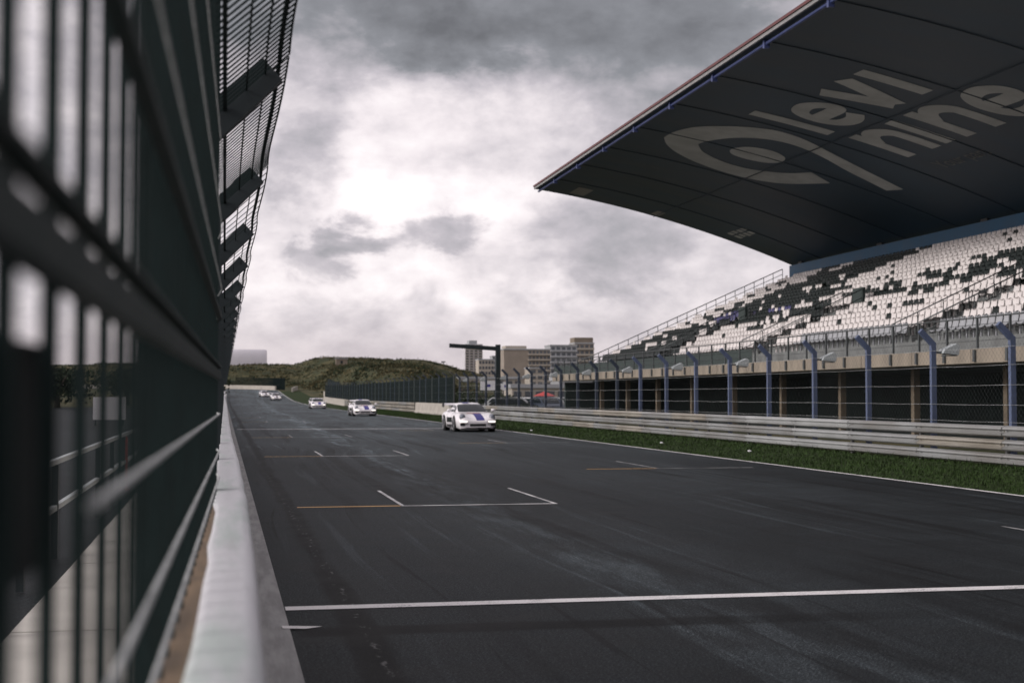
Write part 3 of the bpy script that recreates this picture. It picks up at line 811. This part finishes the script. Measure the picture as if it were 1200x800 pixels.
patch(23.7, 24.75, 94.1, 96.9, m_='plate_dim'); patch(29.8, 30.4, 95.7, 97.4, m_='plate_dim')
for k in range(4):
    patch(34.95 + .05*(k % 2), 35.35 + .05*(k % 2), 92.6 + k*.9, 93.25 + k*.9); patch(35.55, 36.0 + .08*(k % 2), 92.9 + k*.85, 93.5 + k*.85)

# ------------------------------------------------------------------ seats
def seat_mesh(m_):
    b = MB(); T = .025
    prof = [(-.22, .36), (-.20, .40), (.10, .385), (.16, .42), (.20, .60), (.235, .80), (.225, .83), (.19, .83)]
    W = [.19, .205, .215, .215, .215, .20, .16, .12]
    top, bot = [], []
    for (x, z), w in zip(prof, W):
        bow = .02
        top.append([(x - (0 if z < .45 else .0), -w, z + .02), (x + bow*(z > .45), -w*.5, z), (x + bow*1.3*(z > .45), 0, z - .005), (x + bow*(z > .45), w*.5, z), (x, w, z + .02)])
    b.grid(top)
    b.grid([[(p[0] + T, p[1], p[2] - .02) for p in reversed(r)] for r in top])
    b.box(.06, .12, -.03, .03, 0, .385)
    return b
SEAT = {k: seat_mesh(k).mesh('stadium_seat_' + k, M['seat_' + k]) for k in ('white', 'dark', 'blue', 'grey')}
def hsh(a, c): return random.Random(a*7919 + c*104729).random()
def seat_col(i, y):
    c = seat_base(i, y)
    q = hsh(i + 31, int((y + 200)/.5))
    if i and q < .03 and y < 95: return 'dark' if c == 'white' else 'white'
    if i and q > .985: return None
    return c
def seat_base(i, y):
    blk = int((y + 200)/2.15) ; step = int((y + 200)/1.05)
    r = hsh(i//1, blk)
    if i == 0: return 'grey' if y < 62 else ('white' if y < 80 else 'dark')
    if y > 95.6: return None if (step + i) % 5 == 0 else 'white'
    if y > 84:
        if i <= 5: return 'dark' if hsh(i, step) < .9 else 'white'
        if i >= 17 and y > 91: return 'white'
        ph = (int((y - 84)/1.9) + i) % 3
        if y > 90: 
            return 'dark' if ph == 0 and r < .9 else ('white' if hsh(i, step + 5) > .07 else None)
        if i >= 9: return 'dark' if r < .9 or y < 86 else 'white'
        if i in (7, 8) and 85 < y < 89: return 'blue'
        return 'dark' if ph != 1 and r < .6 else ('white' if hsh(i, step + 5) > .1 else None)
    if y > 75.6 + .28*(18 - i) - 4.6*(i < 11):
        if i >= 8: 
            if 12 <= i <= 14 and 79 < y < 84 and r < .35: return 'white' if hsh(i, step) < .7 else None
            return 'dark'
        if i in (6, 7) and 76 < y < 82: return 'blue' if r < .5 else 'dark'
        if i >= 5 and y > 73: return 'dark' if y > 75.5 else 'white'
        return 'white'
    # middle block: white upper rows, dark diagonal band, white lower rows
    lo, hi = 6.4, 12.4 + max(0, 60 - y)*.18
    if 63 < y < 76:
        k3 = int((y - 63)/2.6); q3 = 10.5 - k3*1.0
        if i in (int(q3), int(q3) - 3) or (k3 % 2 and i == int(q3) - 1): return 'dark' if hsh(i, step) < .93 else None
        if i == int(q3) - 2 and hsh(i, blk) < .35: return None
        return 'white'
    if 45 < y <= 63:
        if lo <= i <= hi:
            if y > 63: return 'dark' if (int((y + 200)/1.6) + i) % 3 else ('white' if hsh(i, step) > .25 else None)
            return 'dark' if hsh(i, step) < .74 - .25*((i + blk) % 3 == 0) else 'white'
        if lo - 3.2 <= i < lo and y < 70 and (int((y + 200)/2.1) + i*2) % 5 == 0: return 'dark' if r < .8 else None
        if i > hi and y < 56 and (i + blk) % 4 == 0: return 'dark'
        return 'white'
    return 'white' if hsh(i, step) > .12 else 'dark'
F_, YAW_, PIT_ = 1667.0, math.atan(337/1667), math.atan(63/1667)
def pix(x, y, z):
    c, s = math.cos(YAW_), math.sin(YAW_); xr = x*c - y*s; d0 = x*s + y*c; zz = z - 1.6
    d = d0*math.cos(PIT_) + zz*math.sin(PIT_); u = zz*math.cos(PIT_) - d0*math.sin(PIT_)
    return (600 + F_*xr/d, 400 - F_*u/d, d) if d > .1 else (-9, -9, d)
seats = []
for i in range(NR):
    y = YN + .3 + (.1 if i % 2 else 0)
    while y < YE - .35:
        c = seat_col(i, y)
        gap = abs(((y - 42) % 16.25) - 8.1) < .55 and i > 6   # narrow aisles in the upper tier
        if c and not in_stair(i, y) and y > 20: seats.append((row_x(i) + .30, y, row_z(i), c, i))
        y += .50
vis = []
for s in seats:
    p = pix(s[0], s[1], s[2] + .6)
    if 6 < p[0] < 1190 and 0 < p[1] < 800: vis.append((p[2], s))
vis.sort(key=lambda q: q[0])
solo = [s for _, s in vis[:300]]; ids = set(map(id, solo)); rest = [s for s in seats if id(s) not in ids]
for x, y, z, c, i in solo:
    cn = {'white': 'white plastic', 'dark': 'black plastic', 'blue': 'dark blue plastic', 'grey': 'grey plastic'}[c]
    wh = 'in the grey front row of the stand behind the walkway railing' if i == 0 else ('in the lower rows of the stand beside the stairs' if i < 7 else ('in the middle rows of the stand' if i < 14 else 'in the top rows below the blue wall'))
    place('stadium_seat', SEAT[c], loc=(x, y, z), label=f'{cn} bucket seat {wh}', cat='seat', group='seats in the grandstand')
order = ['white', 'dark', 'blue', 'grey']; proto = {k: seat_mesh(k) for k in order}
b = MB()
for x, y, z, c, i in rest:
    q = proto[c]; k = len(b.v); mi = order.index(c)
    b.v += [(v[0] + x, v[1] + y, v[2] + z) for v in q.v]; b.f += [tuple(k + j for j in f) for f in q.f]; b.m += [mi]*len(q.f); b.sm += q.sm
b.build('distant_seating', [M['seat_' + k] for k in order], kind='stuff', label='rows of white and black plastic seats further along the grandstand', cat='seats', group='seats in the grandstand')

# ------------------------------------------------------------------ racing cars
SS = [0, .04, .14, .32, .60, .95, 1.4, 1.9, 2.5, 3.0, 3.4, 3.9, 4.28, 4.42]
TW = dict(w=[.58, .70, .79, .86, .895, .91, .895, .885, .895, .92, .935, .92, .84, .72],
          f=[.46, .56, .64, .71, .78, .825, .84, .85, .865, .89, .905, .87, .78, .62],
          c=[.44, .51, .56, .62, .70, .77, .83, .86, .88, .90, .90, .85, .76, .62],
          b=[.20, .17, .15, .14, .14, .14, .14, .14, .14, .14, .14, .15, .20, .28])
def it(T, s):
    for k in range(len(SS) - 1):
        if s <= SS[k + 1]: return T[k] + (T[k + 1] - T[k])*(s - SS[k])/(SS[k + 1] - SS[k])
    return T[-1]
def bodyz(s, x):
    w, f, c = it(TW['w'], s), it(TW['f'], s), it(TW['c'], s); u = abs(x)/w
    if u < .3: return c
    if u < .78: t = (u - .3)/.48; return c + (f - c)*t*t*(3 - 2*t)
    t = min(1, (u - .78)/.22); return f - .16*t*t
GS = [1.28, 1.55, 1.85, 2.12, 2.5, 2.9, 3.3, 3.7, 4.1]
GZ = [.83, .985, 1.14, 1.235, 1.275, 1.26, 1.18, 1.04, .87]; GB = [.67, .71, .73, .735, .735, .73, .70, .65, .58]; GR = [.63, .62, .585, .555, .54, .53, .50, .46, .42]
def gi(T, s):
    for k in range(len(GS) - 1):
        if s <= GS[k + 1]: return T[k] + (T[k + 1] - T[k])*(s - GS[k])/(GS[k + 1] - GS[k])
    return T[-1]
def gsec(s):
    z, wb, wr = gi(GZ, s), gi(GB, s), gi(GR, s); z0 = .80
    h = [(wb, z0), (wb*.6 + wr*.4, z0 + (z - z0)*.45), (wr*1.0, z0 + (z - z0)*.84), (wr*.86, z - .018*(z > .9)), (wr*.5, z - .004), (0, z)]
    return h + [(-x, q) for x, q in reversed(h[:-1])]
def make_car(lab, stripe='stripe', wing=True, hood_dark=False):
    t = empty('racing_car', label=lab, cat='racing car', group='white racing cars on the track')
    m = MB(); rows = []
    for k, s in enumerate(SS):
        w, f, bz = TW['w'][k], TW['f'][k], TW['b'][k]
        half = [(w*.86, bz), (w*.97, bz + .07), (w, min(.44, f - .10)), (w*.995, f - .14), (w*.95, bodyz(s, w*.95))] + [(w*u, bodyz(s, w*u)) for u in (.88, .78, .62, .45, .3, .15, 0)]
        rows.append([(x, s, z) for x, z in half] + [(-x, s, z) for x, z in reversed(half[:-1])])
    m.grid(rows); n = len(rows[0])
    m.add(rows[0], [tuple(range(n))]); m.add(rows[-1], [tuple(range(n - 1, -1, -1))]); 
    m.grid([[(x, s, .15) for x in (-.78, .78)] for s in (.15, 4.2)])
    body = m.build('body', M['car_white'], t)
    m = MB(); m.grid([[(x, s, z) for x, z in gsec(s)] for s in GS]); m.build('cabin', M['car_white'], t)
    def gpatch(s0, s1, k0, k1, off, name, mm, n=8):
        g = MB(); rr = []
        for j in range(n + 1):
            s = s0 + (s1 - s0)*j/n; sec = gsec(s)[k0:k1]
            cz = .7; rr.append([(x*(1 + off), s - off*.8, z + off) for x, z in sec])
        g.grid(rr); return g.build(name, mm, t)
    ws = gpatch(1.34, 2.02, 2, 9, .010, 'windscreen', M['glass_dark'])
    for k0, k1 in ((0, 3), (8, 11)):
        g = MB(); rr = []
        for j in range(9):
            s = 1.72 + 1.45*j/8; sec = gsec(s)[k0:k1]
            a, c = (sec[0], sec[2]) if k0 == 0 else (sec[2], sec[0])
            lo_, hi_ = .22, .93 - .1*(j in (0, 8))
            rr.append([((a[0] + (c[0] - a[0])*q)*1.0 + (.022 if a[0] > 0 else -.022), s, a[1] + (c[1] - a[1])*q) for q in (lo_, (lo_ + hi_)/2, hi_)])
        g.grid(rr); g.build('side_window', M['glass_dark'], t)
    gpatch(3.1, 3.75, 3, 8, .008, 'rear_window', M['glass_dark'])
    g = MB(); rr = []
    for j in range(12):
        s = .035 + 1.17*j/11; rr.append([(x, s - .004, bodyz(s, x) + .006) for x in (-.05, .07, .19, .31)])
    g.grid(rr); g.build('bonnet_stripe', M['stripe'] if not hood_dark else M['black'], t)
    gpatch(2.12, 2.9, 5, 7, .006, 'roof_stripe', M['stripe'])
    g = MB(); g.grid([[(x, s - .004, bodyz(s, x) + .007) for x in (-.30, -.1, .1, .30)] for s in (1.08, 1.16, 1.24)]); g.build('bonnet_decal', M['foil_red'], t)
    for sx in (-1, 1):
        m = MB(); m.ell((sx*.66, .20, .655), .125, .10, .12, 14, 8); hl = m.build('headlight', M['headlight'], t)
        m = MB(); ring = [(sx*.66 + .125*math.cos(a), .125 + .07*(math.sin(a) + 1), .655 + .12*math.sin(a)) for a in [6.2832*k/16 for k in range(17)]]
        m.path(ring, .014, 5); m.build('headlight_ring', M['rim'], hl)
        MB().box(sx*.62 - .15, sx*.62 + .15, .0, .12, .425, .485).build('running_light', M['lamp_on'], t)
        MB().box(sx*.60 - .17, sx*.60 + .17, .0, .14, .27, .395).build('air_intake', M['black'], t)
        m = MB(); m.ell((sx*1.00, 1.58, .93), .105, .06, .07, 10, 7); mr = m.build('wing_mirror', M['car_white'], t)
        MB().bar((sx*.72, 1.60, .88), (sx*.95, 1.59, .91), .04, .03).build('mirror_arm', M['black'], mr)
    MB().box(-.36, .36, -.012, .12, .25, .36).build('front_grille', M['black'], t)
    m = MB(); m.prism([(-.80, .22), (-.70, .05), (-.35, -.05), (.35, -.05), (.70, .05), (.80, .22)], 'z', .115, .15); m.build('front_splitter', M['black'], t)
    for sx in (-1, 1):
        for s, wr_ in ((.93, .325), (3.32, .335)):
            o_ = it(TW['w'], s); m = MB(); m.tube((sx*(o_ - .05), s, wr_ + .015), (sx*(o_ + .004), s, wr_ + .015), wr_ + .045, 24); m.build('wheel_arch', M['black'], t)
            m = MB(); m.tube((sx*(o_ - .24), s, wr_), (sx*(o_ + .012), s, wr_), wr_, 24); m.tube((sx*(o_ + .012), s, wr_), (sx*(o_ + .02), s, wr_), wr_, 24, r1=wr_*.9)
            wh = m.build('wheel', M['tyre'], t)
            m = MB()
            for k in range(5):
                a = k*1.2566; m.bar((sx*(o_ + .025), s, wr_), (sx*(o_ + .025), s + math.cos(a)*.235, wr_ + math.sin(a)*.235), .05, .02)
            c_ = [(sx*(o_ + .024), s + math.cos(6.2832*k/20)*.238, wr_ + math.sin(6.2832*k/20)*.238) for k in range(21)]
            m.path(c_, .018, 5); m.build('rim', M['rim'], wh)
    for sx in (-1, 1):
        g = MB(); g.grid([[(sx*(it(TW['w'], q) + .006), q, z) for z in (.40, .52, .62)] for q in (1.5, 1.9, 2.3, 2.7)], smooth=False); g.build('door_decal', M['board_dark'], t)
    g = MB(); 
    for sx in (-1, 1): g.box(sx*.885 - .012, sx*.885 + .022, 1.45, 2.75, .20, .30)
    g.build('side_skirt', M['black'], t)
    if wing:
        m = MB(); m.prism([(4.05, 1.16), (4.20, 1.195), (4.42, 1.235), (4.42, 1.215), (4.2, 1.165), (4.06, 1.145)], 'x', -.80, .80); w_ = m.build('rear_wing', M['car_white'], t)
        for sx in (-1, 1):
            MB().box(sx*.81 - .01, sx*.81 + .01, 4.0, 4.46, 1.06, 1.27).build('end_plate', M['black'], w_); MB().box(sx*.4 - .015, sx*.4 + .015, 4.1, 4.3, .78, 1.16).build('wing_strut', M['black'], w_)
    return t
cars = [((10.86, 61.2), 0.02, 'white racing car with blue bonnet stripe and bright lights, the nearest and largest'),
        ((10.60, 109.1), .02, 'second white racing car from the camera, blue striped, following the nearest car'),
        ((11.0, 170.2), .01, 'third white racing car in the line, alone beside the green verge'),
        ((9.6, 270.0), .06, 'small white racing car with tall rear wing, right one of the far pair'),
        ((8.2, 291.0), .10, 'tiny white racing car furthest up the road, left one of the far pair')]
for k, ((x, y), r, lab) in enumerate(cars):
    c = make_car(lab, hood_dark=k >= 3); sl = math.atan2(zr(y + 3) - zr(y - 1), 4)
    c.location = (x, y, zr(y)); c.rotation_euler = (sl, 0, r)

# ------------------------------------------------------------------ background things
def at(px, Y):                                   # lateral position of a bearing at a distance along the track
    tq = (px - 600)/F_; c, s = math.cos(YAW_), math.sin(YAW_)
    return Y*(s + tq*c)/(c - tq*s)
def up(py, d): return 1.6 + (463 - py)*d/F_
def block(name, px0, px1, pytop, Y, depth, floors, wall, lab, balcony=True, side=None, top=None, bays=6, side_frac=0.0, cat='building'):
    x0, x1 = at(px0, Y), at(px1, Y); d = Y; H = up(pytop, d*.985 + .2*x0); t = empty(name, ((x0 + x1)/2, Y, 0), label=lab, cat=cat)
    W = (x1 - x0)/2
    MB().box(-W, W, 0, depth, 0, H).build('wall', M[wall], t)
    fh = H/floors; xs0 = -W + 2*W*side_frac
    for i in range(floors):
        z = fh*i
        m = MB(); bw = (W - xs0)/bays
        for k in range(bays): m.box(xs0 + bw*k + bw*.16, xs0 + bw*(k + .84), -.12, -.02, z + fh*.30, z + fh*.82)
        m.build('window_row', M['block_glass'], t)
        if balcony: MB().box(xs0, W, -1.3, -.005, z + fh*.02, z + fh*.30).build('balcony', M[side or 'render_grey'], t)
    MB().box(-W - .3, W + .3, -.4, depth + .3, H, H + fh*.22).build('roof', M['render_grey'], t)
    if top:
        a, c, hh, mm = top; MB().box(-W + 2*W*a, -W + 2*W*c, 2, depth - 2, H + fh*.22, H + hh).build('roof_house', M[mm], t)
    return t
block('tower_block', 545, 565.5, 404, 1480, 18, 20, 'tank', 'tall pale tower block with stacked balconies behind the signal gantry', True, 'render_cream', (.25, .7, 4.5, 'render_grey'), bays=4)
block('apartment_building', 561, 579, 422, 1100, 14, 7, 'render_cream', 'small plain tan block just in front of the tower block', False, bays=5)
block('apartment_building', 577, 588, 418, 1200, 12, 9, 'render_grey', 'narrow grey block beside the gantry mast', True, bays=3)
block('apartment_building', 590.5, 645, 410, 800, 16, 9, 'brick_tan', 'wide tan brick apartment block with white balconies on its right half', True, 'render_cream', (.05, .5, 2.4, 'render_cream'), bays=6, side_frac=.52)
block('apartment_building', 621, 637, 432, 560, 10, 5, 'render_cream', 'lower cream house in front of the wide brick block', False, bays=2)
block('apartment_building', 645, 676, 405.5, 860, 16, 9, 'render_grey', 'pale grey apartment block with balconies next to the grandstand end', True, 'render_grey', bays=5)
block('apartment_building', 674, 696, 403, 900, 16, 9, 'brick_tan', 'tan block with dark brown penthouse top behind the stand railing', True, 'render_cream', (.0, 1.0, 4.2, 'brick_dark'), bays=4)
block('low_building', 505, 519, 431, 700, 10, 3, 'render_grey', 'small grey flat roofed building at the right foot of the dune', False, bays=3)
for k, (a, c, top, Y, wl, lab) in enumerate([(600, 690, 454.5, 220, 'render_cream', 'long low cream paddock building with flat roof behind the parked cars'), (540, 612, 444, 420, 'render_cream', 'low pale building line left of the gantry mast'), (655, 700, 446, 300, 'render_grey', 'low grey shed seen below the end of the stand')]):
    block('paddock_building', a, c, top, Y, 8, 1 if k != 1 else 2, wl, lab, False, bays=7)
t = empty('lamp_mast', (at(519.5, 500), 500, 3), label='thin lamp mast with flat head at the right foot of the dune', cat='lamp post')
MB().tube((0, 0, -3), (0, 0, up(425, 510) - 3), .16, 6).build('mast', M['post_dark'], t); MB().box(-.7, .7, -.4, .4, up(425, 510) - 3, up(425, 510) - 2.6).build('lamp_head', M['post_dark'], t)
# advertising boards beyond the fence
for k, (a, c, y0, y1, lab) in enumerate([(563, 581, 445.5, 457, 'wide white advertising board behind the fence left of the mast'), (583, 589, 449, 456, 'small white advertising board just right of the gantry mast'), (589.5, 594, 447, 457, 'narrow white advertising board standing right of the small one')]):
    Y = 200; x0, x1 = at(a, Y), at(c, Y); d = Y*1.0; t = empty('advertising_board', ((x0 + x1)/2, Y, 0), label=lab, cat='billboard')
    W = (x1 - x0)/2; z0, z1 = up(y1, d), up(y0, d)
    MB().box(-W, W, -.08, .08, z0, z1).build('panel', M['white_panel'], t)
    MB().box(-W*.35, W*.3, -.1, -.083, z0 + (z1 - z0)*.35, z0 + (z1 - z0)*.62).build('logo', M['stripe'], t)
    for q in (-.8, .8): MB().box(W*q - .06, W*q + .06, -.05, .05, 0, z0 - .003).build('leg', M['post_dark'], t)
# red parasol
t = empty('red_parasol', (at(638, 135), 135, 0), label='red market parasol standing above the parked cars', cat='parasol')
m = MB(); n = 8; H = up(458.5, 140); ring = [(1.15*math.cos(6.2832*k/n), 1.15*math.sin(6.2832*k/n), H - .45) for k in range(n)]
m.add(ring + [(0, 0, H)], [(k, (k + 1) % n, n) for k in range(n)]); m.build('canopy', M['red'], t)
MB().tube((0, 0, 0), (0, 0, H - .02), .03, 6).build('pole', M['rail_steel'], t)
# parked cars
def parked(x, y, r, c, lab):
    t = empty('parked_car', (x, y, 0), r, label=lab, cat='car', group='parked cars behind the fence')
    m = MB(); m.prism([(-2.1, .3), (-2.1, .72), (-1.1, .92), (-.55, 1.38), (1.0, 1.42), (1.85, .98), (2.1, .9), (2.1, .3)], 'x', -.86, .86); m.build('body', M[c], t)
    for sx in (-1, 1): MB().prism([(-.95, .93), (-.50, 1.32), (.95, 1.35), (1.55, .96)], 'x', sx*.862, sx*.872).build('window', M['glass_dark'], t)
    m = MB(); m.add([(-.75, -1.13, .95), (.75, -1.13, .95), (.68, -.62, 1.36), (-.68, -.62, 1.36)], [(0, 1, 2, 3)]); m.build('windscreen', M['glass_dark'], t)
    for sx in (-1, 1):
        for s in (-1.35, 1.3): m = MB(); m.tube((sx*.66, s, .32), (sx*.88, s, .32), .32, 14); m.build('wheel', M['tyre'], t)
        MB().box(sx*.6 - .16, sx*.6 + .16, -2.13, -2.08, .62, .74).build('headlight', M['headlight'], t)
for (px, Y, r, c, lab) in [(594, 122, .5, 'render_grey', 'grey parked car behind the fence, leftmost of the group'), (604, 118, 1.2, 'seat_dark', 'dark parked car between the grey car and the silver one'), (614, 126, .3, 'galv', 'silver parked car left of the red parasol'),
                           (627, 120, .9, 'white_panel', 'white parked car below the red parasol'), (640, 117, .2, 'navy_post', 'dark blue parked car just right of the red parasol'), (650, 121, -.2, 'white_panel', 'white parked car in front of the dark blue one by the stand'), (661, 119, .4, 'galv_new', 'bright silver parked car nearest the grandstand end')]:
    parked(at(px, Y), Y, r, c, lab)
# bushes behind the fence
for k, (px, Y, h, w) in enumerate([(541, 190, 3.0, 9), (553, 175, 2.5, 8), (566, 182, 2.3, 8), (578, 170, 2.2, 7), (590, 178, 2.2, 7), (602, 172, 2.0, 7), (533, 215, 4.2, 11)]):
    tree('roadside_bush', at(px, Y), Y, h, w, 'dark green bush growing behind the debris fence below the flats', 'bushes behind the debris fence', 1100, .22, cat='bush', seed=40 + k, trunk=False)
# white storage tank on the dune
t = empty('storage_hall', (at(284, 520), 520, zt(at(284, 520), 520) - .4), label='white round roofed hall standing on top of the dune by the fence', cat='hall')
m = MB(); W = 8.6; HH = up(410.5, 522) - t.location.z; rows = []
for k in range(15):
    a = math.pi*k/14; rows.append([(-W, -3.6*math.cos(a), max(0, math.sin(a))**.75*HH), (W - .5, -3.6*math.cos(a), max(0, math.sin(a))**.75*HH), (W, -3.3*math.cos(a), max(0, math.sin(a))**.75*(HH - .35))])
m.grid(rows); m.add([r[2] for r in rows], [tuple(range(15))]); m.add([r[0] for r in rows], [tuple(range(14, -1, -1))]); m.build('shell', M['tank'], t)
for k in range(3): MB().box(2 + k*.9, 2.5 + k*.9, -3.75, -3.62, 0.2, 1.5).build('door', M['post_dark'], t)
x = at(400, 430); t = empty('dune_hut', (x, 430, zt(x, 430) - .5), label='small brown flat roofed hut on the crest of the dune', cat='hut')
MB().box(-1.7, 1.7, -1.5, 1.5, 0, 2.3).build('wall', M['brick_dark'], t); MB().box(-1.9, 1.9, -1.7, 1.7, 2.3, 2.5).build('roof', M['render_grey'], t); MB().box(-.4, .3, -1.56, -1.51, .9, 1.7).build('window', M['glass_dark'], t)
# scrub and marram grass on the dunes
for name, mm, n, sz, seed, lab in (('dune_scrub', 'leaf_olive', 6500, .36, 5, 'low olive scrub covering the dunes behind the track'), ('marram_grass', 'leaf_dry', 3800, .3, 6, 'dry pale grass tufts between the scrub on the dunes'), ('dark_scrub', 'leaf', 4200, .42, 8, 'dark thorny scrub on the dune beside the green fence')):
    rr = random.Random(seed); b = MB(); k = 0
    while k < n:
        if rr.random() < .55: x, y = rr.uniform(20, 64), rr.uniform(225, 400)
        else: x, y = rr.uniform(-40, 110), rr.uniform(392, 490)
        v = mnoise.noise(Vector((x*.11, y*.07, seed*3.1)))
        if v < .02: 
            if rr.random() < .8: continue
        k += 1; z = zt(x, y)
        if z - zr(y) < .3 and rr.random() < .8: continue
        for _ in range(4):
            a = Vector((rr.gauss(0, 1), rr.gauss(0, 1), rr.gauss(0, .6))).normalized(); d = a.orthogonal().normalized(); e = a.cross(d); s = sz*rr.uniform(.4, 1)
            q = Vector((x + rr.gauss(0, .5), y + rr.gauss(0, .5), z + abs(rr.gauss(0, .22))))
            b.add([q - d*s, q - e*s*.5, q + d*s, q + e*s*.5], [(0, 1, 2, 3)])
    b.build(name, M[mm], kind='stuff', label=lab, cat='scrub')
# litter on the verge
for k, (x, y) in enumerate([(13.9, 44.3), (14.2, 37.2), (13.2, 61)]):
    m = MB(); m.add([(-.045, -.03, 0), (.05, -.03, .01), (.05, .04, .04), (-.05, .04, .03), (0, 0, .05)], [(0, 1, 4), (1, 2, 4), (2, 3, 4), (3, 0, 4)]); m.build('paper_scrap', M['white_panel'], loc=(x, y, .05), label='crumpled white paper scrap lying on the grass verge', cat='litter', group='paper scraps on the verge')

# ------------------------------------------------------------------ sky, sun, camera
w = bpy.data.worlds.new('World'); scn.world = w; w.use_nodes = True
nt = w.node_tree; nt.nodes.clear(); t = NT(nt)
SUN_EL, SUN_AZ = R(24), R(-95)                       # azimuth measured from +Y towards +X
sky = t.n('ShaderNodeTexSky'); sky.sky_type = 'NISHITA'; sky.sun_disc = False; sky.sun_elevation = SUN_EL; sky.sun_rotation = SUN_AZ % (2*math.pi)
dirv = t.n('ShaderNodeTexCoord').outputs['Generated']
sp = t.n('ShaderNodeSeparateXYZ'); t.l(dirv, sp.inputs[0]); dx, dy, dz = sp.outputs
az = t.m('MULTIPLY', t.m('ARCTAN2', dx, dy), 180/math.pi); el = t.m('MULTIPLY', t.m('ARCSINE', dz), 180/math.pi)
def sv(ka, ke, oa, oe):
    c = t.n('ShaderNodeCombineXYZ'); t.l(t.m('MULTIPLY_ADD', az, ka, oa), c.inputs[0]); t.l(t.m('MULTIPLY_ADD', el, ke, oe), c.inputs[1]); return c.outputs[0]
n1 = t.noise(sv(.22, .34, 0, 0), 1.0, 9, .60, .25)
n2 = t.noise(sv(.22, .34, 13.7, 5.1), 1.0, 9, .60, .25)
n3 = t.noise(sv(.20, .36, 4.4, 2.2), 1.0, 10, .60, .15)
n4 = t.noise(sv(.50, .75, 9.1, 7.7), 1.0, 9, .58, .1)
wa = t.m('MULTIPLY_ADD', t.m('SUBTRACT', n1, .5), 7.0, az); we = t.m('MULTIPLY_ADD', t.m('SUBTRACT', n2, .5), 5.2, el)
L = t.m('MULTIPLY_ADD', t.m('SUBTRACT', n3, .5), .60, .66)
L = t.m('MULTIPLY_ADD', t.m('SUBTRACT', n4, .5), .34, L)
def blob(ca, ce, ra, re, amp, p=2.0):
    """a cloud bank (amp < 0) or a bright break (amp > 0) centred on a bearing and height in the sky; higher p, crisper edge"""
    global L
    u = t.m('DIVIDE', t.m('SUBTRACT', wa, ca), ra); v = t.m('DIVIDE', t.m('SUBTRACT', we, ce), re)
    r2 = t.m('ADD', t.m('MULTIPLY', u, u), t.m('MULTIPLY', v, v))
    if p != 2.0: r2 = t.m('POWER', r2, p/2)
    L = t.m('MULTIPLY_ADD', t.m('EXPONENT', t.m('MULTIPLY', r2, -1.0)), amp, L)
blob(11, 16.6, 17, 3.7, -.43, 4)    # dark deck overhead
blob(17.5, 12.2, 4.5, 2.4, -.20, 4)
blob(9.5, 14.2, 3.6, 1.6, -.12, 4)
blob(3.0, 9.6, 1.8, 2.0, -.20, 4)
blob(7.5, 10.9, 4.0, 1.3, .14)
blob(8.0, 7.7, 6.0, 1.8, .27)
blob(4.0, 5.2, 5.0, 2.4, .10)       # bright break
blob(5.1, 6.35, 2.1, .70, -.34, 4)  # small grey clouds
blob(8.7, 6.3, 1.5, .85, -.30, 4)
blob(2.9, 5.4, 1.3, 1.0, -.26, 4)
blob(15.4, 6.2, 3.4, 1.7, -.18, 4)
blob(6.5, 4.2, 5.0, 1.0, .20)
blob(13, 3.8, 4.0, 1.2, .10)
ramp = t.ramp(L, [(.08, (.13, .13, .14)), (.34, (.235, .238, .258)), (.58, (.49, .455, .49)), (.80, (.80, .735, .755)), (1.0, (1.0, .95, .95))])
hz = t.m('MULTIPLY', t.step(el, 4.0, .3), .6)
ramp = t.mix(hz, ramp, rgb((.55, .475, .50)))
# glow added round the veiled sun, out of view left, brightening roof and seats
ga = t.m('DIVIDE', t.m('ADD', az, 95), 42); ge = t.m('DIVIDE', t.m('SUBTRACT', el, 14), 18)
glow = t.m('EXPONENT', t.m('MULTIPLY', t.m('ADD', t.m('MULTIPLY', ga, ga), t.m('MULTIPLY', ge, ge)), -1.0))
ramp = t.mix(1.0, ramp, t.mix(glow, rgb((0, 0, 0)), rgb((1.7, 1.55, 1.5))), 'ADD')
bg1 = t.n('ShaderNodeBackground'); t.l(sky.outputs[0], bg1.inputs[0]); bg1.inputs[1].default_value = .06
bg2 = t.n('ShaderNodeBackground'); t.l(ramp, bg2.inputs[0]); bg2.inputs[1].default_value = 1.0
ms = t.n('ShaderNodeMixShader'); ms.inputs[0].default_value = .93; t.l(bg1.outputs[0], ms.inputs[1]); t.l(bg2.outputs[0], ms.inputs[2])
out = t.n('ShaderNodeOutputWorld'); t.l(ms.outputs[0], out.inputs[0])

sl = bpy.data.lights.new('sun', 'SUN'); sl.energy = 1.5; sl.angle = R(14); sl.color = (1, .95, .90)
so = bpy.data.objects.new('sun', sl); COL.objects.link(so)
sd = Vector((math.sin(SUN_AZ)*math.cos(SUN_EL), math.cos(SUN_AZ)*math.cos(SUN_EL), math.sin(SUN_EL)))
so.rotation_euler = sd.to_track_quat('Z', 'Y').to_euler(); so.location = sd*50

cd = bpy.data.cameras.new('camera'); cam = bpy.data.objects.new('camera', cd); COL.objects.link(cam)
cd.lens = 50.0; cd.sensor_width = 36; cd.clip_start = .05; cd.clip_end = 9000
cam.location = (0, 0, 1.6); cam.rotation_euler = (R(90) + PIT_, 0, -YAW_)
cd.dof.use_dof = True; cd.dof.focus_distance = 17; cd.dof.aperture_fstop = 2.8
scn.camera = cam
vs = scn.view_settings; vs.view_transform = 'Standard'; vs.look = 'None'; vs.exposure = .3; vs.gamma = 1
scn.cycles.use_denoising = True
scn.cycles.max_bounces = 6; scn.cycles.diffuse_bounces = 3; scn.cycles.glossy_bounces = 2
